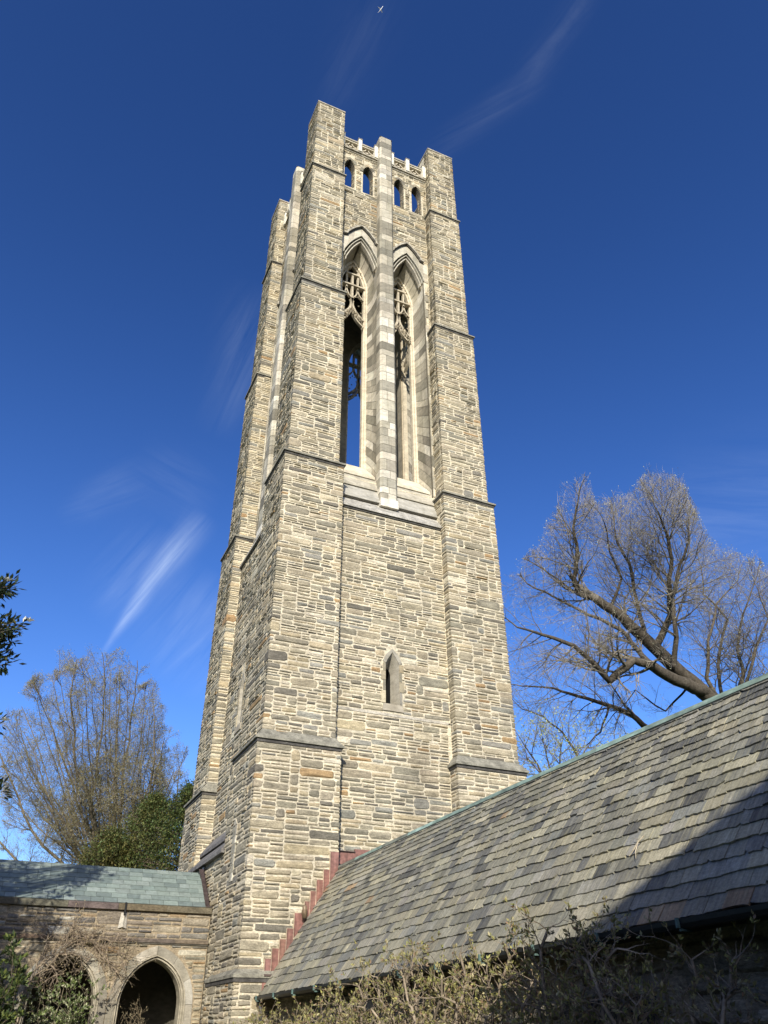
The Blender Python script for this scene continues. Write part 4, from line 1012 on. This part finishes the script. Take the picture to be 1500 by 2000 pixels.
evergreen('evergreen_tree', 'dark evergreen tree with feathery top, middle of the three behind the green roof', 255, 36, 1500, 1700, 82, 202, 1500, (.105, .13, .04))
evergreen('evergreen_tree', 'lowest evergreen tree left of the others behind the green roof', 172, 35, 1590, 1700, 72, 203, 1100, (.12, .14, .045))

# --- leaning bare tree beyond the chapel
def bare_tree():
    global BARKC; BARKC = [(.075, .063, .048), (.16, .14, .11), (.21, .185, .145), (.25, .225, .18)]
    rnd = random.Random(303); D = 31
    base = AT(1460, 1700, D); base.z = 0
    t = empty('leaning_tree', base, 'large nearly leafless tree with thick dark trunk leaning left beyond the slate roof', 'tree'); mb = MB(); tips = []
    def P(q): return AT(q[0], q[1], D+(q[2] if len(q) > 2 else 0))
    def limb(path, r0__, r1__, dens=1.0, L=1.9, first=2, up=.35):
        pts = [P(q) if not isinstance(q, Vector) else q for q in path]; o, rs = stem(mb, pts, r0__, r1__, rnd, sub=3, jag=.07); n = len(o)
        for i in range(first, n-1):
            for _ in range(int(dens*.85+rnd.random())):
                td = (o[i+1]-o[i]).normalized(); side = td.cross(rv(rnd)).normalized(); nd = td*.5+side*.85+UP*.2
                branch(mb, rnd, o[i], nd, rnd.uniform(.7, 1.5)*L, max(rs[i]*.34, .012), 1, SPEC, tips, under)
        branch(mb, rnd, o[-1], (o[-1]-o[-3])+UP*.3, L*.8, r1__, 1, SPEC, tips, under); return o
    OUT = [(900, 1200), (980, 1150), (1010, 1105), (1050, 1060), (1085, 1005), (1095, 935), (1150, 930), (1165, 985), (1225, 968), (1262, 925), (1312, 925), (1345, 960), (1375, 1040), (1410, 1070), (1450, 1085), (1500, 1110), (1700, 1150)]
    def under(q):
        v = q-CAM; k = v.dot(fw); x = 750+F_PX*v.dot(cr)/k; y = 1000-F_PX*v.dot(cu)/k
        for (xa, ya), (xb, yb) in zip(OUT, OUT[1:]):
            if xa <= x <= xb: return y > ya+(yb-ya)*(x-xa)/(xb-xa)-4+26*math.sin(q.x*4.1+1)*math.sin(q.y*3.3)*math.sin(q.z*2.3)
        return False
    SPEC = [None, (5.0, .52, .80, .12, .24), (6.5, .60, .78, .12, .28), (0, 0, 0, .1, .3)]
    limb([base, (1440, 1440), (1395, 1368), (1330, 1315), (1265, 1255), (1215, 1205), (1165, 1170)], .40, .17, .22, 1.3, 7)
    limb([(1165, 1170), (1130, 1158), (1122, 1130), (1128, 1080), (1120, 1030), (1128, 985)], .14, .035, 2.2, 1.5, 1)
    limb([(1280, 1265, .3), (1310, 1200, .5), (1306, 1150), (1312, 1090), (1300, 1040), (1285, 1000)], .15, .03, 3.0, 2.1)
    limb([(1318, 1300, -.5), (1320, 1220, -.6), (1312, 1165), (1330, 1100), (1345, 1060), (1345, 1030)], .11, .025, 2.6, 1.8)
    limb([(1262, 1250, .5), (1245, 1180, .8), (1228, 1100, 1), (1205, 1060, 1), (1200, 1030, 1)], .10, .025, 2.6, 1.8)
    limb([(1190, 1190, 0), (1215, 1130, .6), (1190, 1080, 1), (1180, 1020)], .07, .02, 2.4, 1.6)
    limb([(1375, 1350), (1320, 1330, -.5), (1275, 1300, -1), (1238, 1290, -1.3), (1190, 1330, -1.6), (1165, 1300, -1.8), (1120, 1262, -2), (1060, 1240, -2.4), (1010, 1225, -2.6)], .26, .03, 1.6, 1.5, 6)
    limb([(1275, 1300, -.9), (1245, 1270, -.6), (1215, 1230, -.4), (1150, 1200, -.2), (1080, 1165), (1030, 1140)], .12, .025, 2.3, 1.5)
    limb([(1150, 1172, 0), (1100, 1140, .4), (1060, 1110, .8), (1020, 1090, 1)], .06, .018, 2.5, 1.4)
    limb([(1268, 1425, 1.5), (1230, 1395, 1), (1180, 1375, .6), (1130, 1360, .3), (1080, 1345), (1020, 1340)], .13, .025, 2.3, 1.4)
    limb([(1232, 1396, 1), (1195, 1340, .8), (1160, 1300, .8)], .05, .02, 2, 1.0); limb([(1190, 1378, .8), (1172, 1430, .3), (1140, 1460, 0)], .05, .02, 1.5, .8)
    limb([(1130, 1480, 2), (1100, 1430, 1.6), (1060, 1400, 1.4), (1020, 1385, 1)], .06, .02, 2.3, 1.1)
    limb([(1350, 1335, .5), (1300, 1390, .9), (1240, 1350, 1.2), (1180, 1420, 1.5)], .05, .015, 2, 1.0)
    o = mb.build('trunk', M_BARK, t); o.location = -base; lf = MB()
    for (p, d, pts) in tips:
        if rnd.random() < .30:
            k = rnd.uniform(.8, 1.2); leaf(lf, p, rv(rnd)+UP*.6, rv(rnd), rnd.uniform(.035, .065), rnd.uniform(.02, .035), (.46*k, .46*k, .28*k))
    o = lf.build('crown', M_LEAF, t, label='sparse pale opening buds'); o.location = -base; print('bare tips', len(tips))
    # its neighbour to the right
    BARKC = [(.15, .125, .095), (.17, .145, .115), (.19, .165, .13), (.22, .195, .16)]
    base = AT(1470, 1700, 36); base.z = 0; D = 36
    t = empty('bare_tree', base, 'slender bare tree with pale buds at the right edge beyond the roof', 'tree'); mb = MB(); tips = []
    F = AT(1425, 1420, 36); limb([base, F], .26, .16, 0, .5, 9)
    limb([F, (1381, 1326), (1384, 1250), (1400, 1180), (1440, 1135)], .12, .02, 2.8, 1.8); limb([F, (1400, 1300, 1), (1420, 1210, 1), (1375, 1160, 1), (1370, 1110, 1)], .10, .02, 2.4, 1.6)
    limb([F, (1453, 1320), (1440, 1270), (1450, 1200), (1480, 1120)], .12, .02, 2.8, 1.9); limb([F, (1490, 1340, 1), (1530, 1250, 1), (1550, 1140, 1)], .12, .02, 2.8, 2.0); limb([F, (1470, 1290, -1), (1500, 1210, -1), (1480, 1150, -1)], .09, .02, 2.6, 1.8)
    o = mb.build('trunk', M_BARK, t); o.location = -base; lf = MB()
    for (p, d, pts) in tips:
        for _ in range(1 if rnd.random() < .6 else 0):
            k = rnd.uniform(.8, 1.2); leaf(lf, p+rv(rnd)*.04, rv(rnd)+UP*.6, rv(rnd), rnd.uniform(.035, .07), rnd.uniform(.02, .04), (.46*k, .46*k, .28*k))
    o = lf.build('crown', M_LEAF, t); o.location = -base
    # pale low leafing tree just over the ridge next to the tower
    base = AT(1080, 1700, 25); base.z = 0; D = 25
    t = empty('leafing_tree', base, 'small tree with fresh yellow-green leaves peeping over the ridge next to the tower', 'tree'); mb = MB(); tips = []
    F = AT(1085, 1560, 25); limb([base, F], .12, .08, 0, .5, 9)
    for q in ((1030, 1480), (1060, 1445), (1100, 1440), (1135, 1465), (1015, 1440), (1160, 1445)): limb([F, ((q[0]+1085)/2, (q[1]+1545)/2), q], .05, .012, 2.5, .9)
    o = mb.build('trunk', M_BARK, t); o.location = -base; lf = MB()
    for (p, d, pts) in tips:
        for _ in range(2):
            k = rnd.uniform(.8, 1.2); leaf(lf, pts[rnd.randrange(len(pts))]+rv(rnd)*.03, rv(rnd)+UP*.3, rv(rnd), rnd.uniform(.04, .08), rnd.uniform(.025, .045), (.40*k, .44*k, .16*k))
    o = lf.build('crown', M_LEAF, t); o.location = -base
up_ = .35
bare_tree()

# --- magnolia left of the view; its crown throws the leaf shadow on the cloister
def magnolia():
    global BARKC; BARKC = [(.16, .14, .11), (.15, .13, .10), (.14, .12, .09)]
    rnd = random.Random(404); base = Vector((-12.9, -6.6, 0))
    t = empty('magnolia_tree', base, 'evergreen magnolia with glossy dark leaves and white blossom reaching in from the left edge', 'tree'); mb = MB(); lf = MB()
    stem(mb, [base, base+Vector((.1, .1, 3)), base+Vector((0, .1, 10))], .22, .03, rnd)
    ends = []
    for i in range(650):
        v = rv(rnd); k = rnd.uniform(.45, 1.0); e = base+Vector((v.x*2.5*k, v.y*2.4*k, 6.5+v.z*4.1*k))
        if e.x > -10.75 and e.y < -4: continue
        if e.y < -8.3 and e.x > -11.6: continue
        ends.append(e)
    ends += [AT(x, y, 16.2) for x, y in ((18, 1150), (28, 1132), (8, 1135), (5, 1155), (40, 1218), (25, 1226), (10, 1240), (8, 1260), (2, 1275), (18, 1288), (5, 1230), (2, 1405), (0, 1420), (3, 1530), (8, 1545), (-8, 1535), (48, 1222), (32, 1214), (30, 1240), (14, 1228), (4, 1212), (16, 1250), (0, 1250), (-5, 1230), (12, 1270), (20, 1280), (28, 1292), (-4, 1290), (24, 1148), (12, 1160), (2, 1140), (-3, 1155), (30, 1142))]
    for e in ends:
        s = Vector((base.x+.1, base.y+.1, max(1.5, e.z-abs(e.x-base.x)*.5))); mb.tube([s, s.lerp(e, .5)+rv(rnd)*.1, e], [.035, .02, .007], spec_col(1, rnd))
        d0 = (e-s).normalized()
        for _ in range(30):
            a = rv(rnd); q = e-d0*rnd.uniform(0, .4)+a*rnd.uniform(.0, .2); k = rnd.uniform(.7, 1.3)
            leaf(lf, q, d0*.5+a, UP+rv(rnd)*.5, rnd.uniform(.13, .21), rnd.uniform(.05, .075), (.035*k, .052*k, .022*k) if rnd.random() < .8 else (.13*k, .13*k, .05*k))
    o = mb.build('trunk', M_BARK, t); o.location = -base; o = lf.build('crown', M_GLOSS, t); o.location = -base
    for (x, y) in ((56, 1214), (14, 1135), (8, 1408)):
        fl = MB(); c = AT(x, y, 16.1)
        for i in range(9):
            an = 2*PI*i/9; leaf(fl, c, Vector((math.cos(an), math.sin(an), .9 if i % 2 else .4)), UP, .11 if i % 2 else .13, .07, (.82, .80, .70), .015)
        o = fl.build('blossom', M_PETAL, t); o.location = -base
magnolia()

# --- shrubs
def shrub(name, label, base, targets, seed, cols, cat='shrub', group=None, L=.8, r=.02, leaves=5, lsz=(.035, .06), bark=(.30, .25, .18), clip=None, dens=1.0, spread=.62, up=.15):
    global BARKC; BARKC = [bark, tuple(x*.95 for x in bark), bark]
    rnd = random.Random(seed); t = empty(name, base, label, cat, group); mb = MB(); tips = []; lf = MB()
    SPEC = [None, (5.5*dens, .6, spread*1.25, up, .42), (7.5*dens, .5, spread*1.2, up, .45), (0, 0, 0, up, .4)]
    for tg in targets:
        pts = [base+rv(rnd)*.08, base.lerp(tg, .35)+rv(rnd)*.12, base.lerp(tg, .7)+rv(rnd)*.15, tg]; pts[0].z = base.z
        o, rs = stem(mb, pts, r, r*.4, rnd, sub=4, jag=.30)
        for i in range(2, len(o)):
            for _ in range(2):
                td = (o[min(i+1, len(o)-1)]-o[i-1]).normalized(); side = td.cross(rv(rnd)).normalized()
                branch(mb, rnd, o[i], td*.4+side*.8+UP*up, rnd.uniform(.4, 1)*L*.6, rs[i]*.55, 1, SPEC, tips, clip)
    for (p, d, pts) in tips:
        for j in range(leaves):
            k = rnd.uniform(.75, 1.3); c = cols[rnd.randrange(len(cols))]; q = p+rv(rnd)*.02-d*rnd.uniform(0, .05)
            leaf(lf, q, d*.9+rv(rnd)*.7+UP*.25, rv(rnd), rnd.uniform(*lsz), rnd.uniform(*lsz)*.45, tuple(x*k for x in c))
    o = mb.build('stems', M_BARK, t); o.location = -base; o = lf.build('foliage', M_LEAF, t); o.location = -base; return t
BUD = [(.34, .32, .10), (.28, .29, .09), (.34, .30, .12), (.25, .21, .10), (.26, .17, .10), (.42, .37, .20), (.20, .20, .08)]
rnd0 = random.Random(55)
spots = [(-5.3, 'shrub with yellow-green buds against the chapel wall next to the downspout', 2.15), (-7.2, 'dense budding shrub under the gutter, second from the tower', 2.22), (-9.0, 'tangled pale-stemmed shrub in front of the chapel wall, third from the tower', 2.28),
         (-10.7, 'sprawling shrub of pale bent stems reaching the gutter, fourth from the tower', 2.55), (-12.3, 'budding shrub whose top twigs stand up against the slates', 2.85), (-13.9, 'shrub half sunlit and half in the hall shadow below the slate roof', 2.72), (-15.4, 'dark shaded shrub under the gutter with few pale buds', 2.75), (-16.9, 'dark shaded shrub at the right edge under the slate eave', 2.62)]
for i, (y, lab, top) in enumerate(spots):
    b = Vector((-3.75, y, 0)); tg = []
    for j in range(13):
        tg.append(Vector((-3.75+rnd0.uniform(-.35, .28), y+rnd0.uniform(-1.05, 1.05), rnd0.uniform(1.2, top-.25))))
    shrub('espaliered_shrub', lab, b, tg, 500+i, BUD, group='budding shrubs along the chapel wall', L=.62, r=.036, leaves=5, lsz=(.035, .065), bark=(.26, .21, .15))
# bush and twigs in front of the cloister arches, shrub at the left edge
shrub('leafy_bush', 'bright leafy bush standing in the left cloister arch', Vector((-7.1, -1.35, 0)), [Vector((-7.1+random.Random(i).uniform(-.65, .5), -1.4+random.Random(i+9).uniform(-.3, .2), random.Random(i+5).uniform(1.3, 2.6))) for i in range(20)], 601, [(.16, .20, .06), (.10, .14, .045), (.42, .42, .26)], L=.5, r=.018, leaves=6, lsz=(.05, .09), bark=(.18, .15, .1), cat='bush')
shrub('twiggy_bush', 'bare thin upright twigs inside the right cloister arch', Vector((-5.5, -.7, 0)), [Vector((-5.6+random.Random(i+30).uniform(-.3, .7), -.6+random.Random(i+39).uniform(-.2, .3), random.Random(i+35).uniform(1.6, 2.55))) for i in range(9)], 602, [(.20, .17, .10)], L=.35, r=.010, leaves=1, bark=(.24, .19, .12), cat='bush', dens=.6)
LB = AT(-15, 2000, 16.5); LB.z = 0
shrub('laurel_shrub', 'dark green broad-leaved shrub at the lower left corner', LB, [AT(random.Random(i+60).uniform(-70, 40), random.Random(i+65).uniform(1850, 2030), random.Random(i+69).uniform(15.8, 17.2)) for i in range(16)], 603, [(.07, .10, .03), (.16, .19, .05), (.045, .07, .025)], L=.45, r=.016, leaves=7, lsz=(.09, .15), bark=(.12, .1, .07), cat='shrub')
# climber over the left arch
def climber():
    global BARKC; BARKC = [(.25, .20, .14), (.27, .21, .15), (.30, .24, .17)]
    rnd = random.Random(707); base = Vector((-8.0, -1.12, 0)); t = empty('climbing_vine', base, 'tangled leafless climber sprawling over the left cloister arch', 'vine'); mb = MB(); tips = []; lf = MB()
    def P(x, y): d = ray(x, y); k = (-1.06-CAM.y)/d.y; return CAM+d*k
    keep = lambda q: -1.55 < q.y < -1.0 and q.z > .5
    SPEC = [None, (5, .55, .8, -.05, .4), (5, .5, .8, 0, .4), (0, 0, 0, 0, .4)]
    paths = [[base, P(60, 1900), P(95, 1870), P(118, 1838), P(140, 1818), P(175, 1838), P(205, 1850)], [base, P(55, 1920), P(100, 1880), P(125, 1850), P(160, 1835), P(200, 1848), P(235, 1862), P(255, 1868)], [base, P(70, 1890), P(88, 1850), P(95, 1825), P(92, 1808)],
             [P(120, 1850), P(150, 1830), P(180, 1840), P(210, 1880), P(232, 1905), P(240, 1918)], [P(130, 1840), P(135, 1822), P(150, 1812), P(170, 1830)], [P(140, 1845), P(190, 1835), P(225, 1838), P(245, 1840)], [P(80, 1880), P(105, 1890), P(112, 1905), P(98, 1910)], [P(100, 1865), P(130, 1862), P(165, 1872), P(195, 1868), P(225, 1890)]]
    for p in paths:
        o, rs = stem(mb, p, .022, .008, rnd, sub=4, jag=.18)
        for i in range(3 if p[0] is base else 1, len(o)):
            if o[i].z < 2.3: continue
            for _ in range(2):
                side = rv(rnd); side.y *= .4; branch(mb, rnd, o[i], side+(o[i]-o[i-1]).normalized()*.5, rnd.uniform(.2, .5), .008, 1, SPEC, tips, keep)
    for (p, d, pts) in tips:
        k = rnd.uniform(.7, 1.3)
        if rnd.random() < .6: leaf(lf, p, d+rv(rnd)*.6, rv(rnd), .045, .02, (.38*k, .30*k, .16*k))
    o = mb.build('stems', M_BARK, t); o.location = -base; o = lf.build('buds', M_LEAF, t); o.location = -base; print('vine tips', len(tips))
climber()
# fallen twig on the slates
mb = MB(); rnd = random.Random(2)
def rp(px, py):
    d = ray(px, py); a = roofp(-14, 0); N_ = (roofp(-14, 1)-a).cross(Vector((0, 1, 0))).normalized(); k = (a-CAM).dot(N_)/d.dot(N_); return CAM+d*k+Vector((-.06, 0, .04))
mb.tube([rp(1268, 1640), rp(1256, 1653), rp(1248, 1668), rp(1239, 1681)], [.006, .009, .008, .004], (.42, .36, .26), k=4); mb.tube([rp(1256, 1653), rp(1251, 1672), rp(1252, 1686)], [.006, .005, .003], (.42, .36, .26), k=4); mb.tube([rp(1260, 1650), rp(1248, 1645)], [.005, .003], (.42, .36, .26), k=4)
tag(mb.build('fallen_twig', M_BARK), 'pale forked twig lying on the slates near the shadow edge', 'twig')

# --- distant aircraft
ap = AT(744, 18, 2600); ad = (AT(748, 12.5, 2600)-AT(739.5, 24.5, 2600)); ALn = ad.length; ad.normalize()
plane_e = empty('airplane', ap, 'tiny white airplane high in the sky above the tower', 'airplane')
side = ad.cross(UP).normalized(); up2 = side.cross(ad).normalized()
def tp(a, b, c): return ad*a+side*b+up2*c
mb = MB(); h = ALn/2; mb.tube([tp(-h, 0, 0), tp(-h*.7, 0, 0), tp(h*.8, 0, 0), tp(h, 0, 0)], [.3, 1.1, 1.1, .3], (.8, .8, .8), k=10, cap=True); mb.build('fuselage', M_WHITE, plane_e)
mb = MB()
for s in (-1, 1): mb.prism([tp(h*.15, 0, 0), tp(-h*.15, s*h*.9, .3), tp(-h*.32, s*h*.9, .3), tp(-h*.2, 0, 0)], up2*.35, (.75, .75, .78))
mb.build('wings', M_WHITE, plane_e)
mb = MB(); mb.prism([tp(-h*.7, 0, 0), tp(-h*.95, 0, 4), tp(-h*1.05, 0, 4), tp(-h*.98, 0, 0)], side*.3, (.75, .75, .78)); mb.build('tail_fin', M_WHITE, plane_e)
print('objects', len(bpy.data.objects), 'polys', sum(len(o.data.polygons) for o in bpy.data.objects if o.type == 'MESH'))
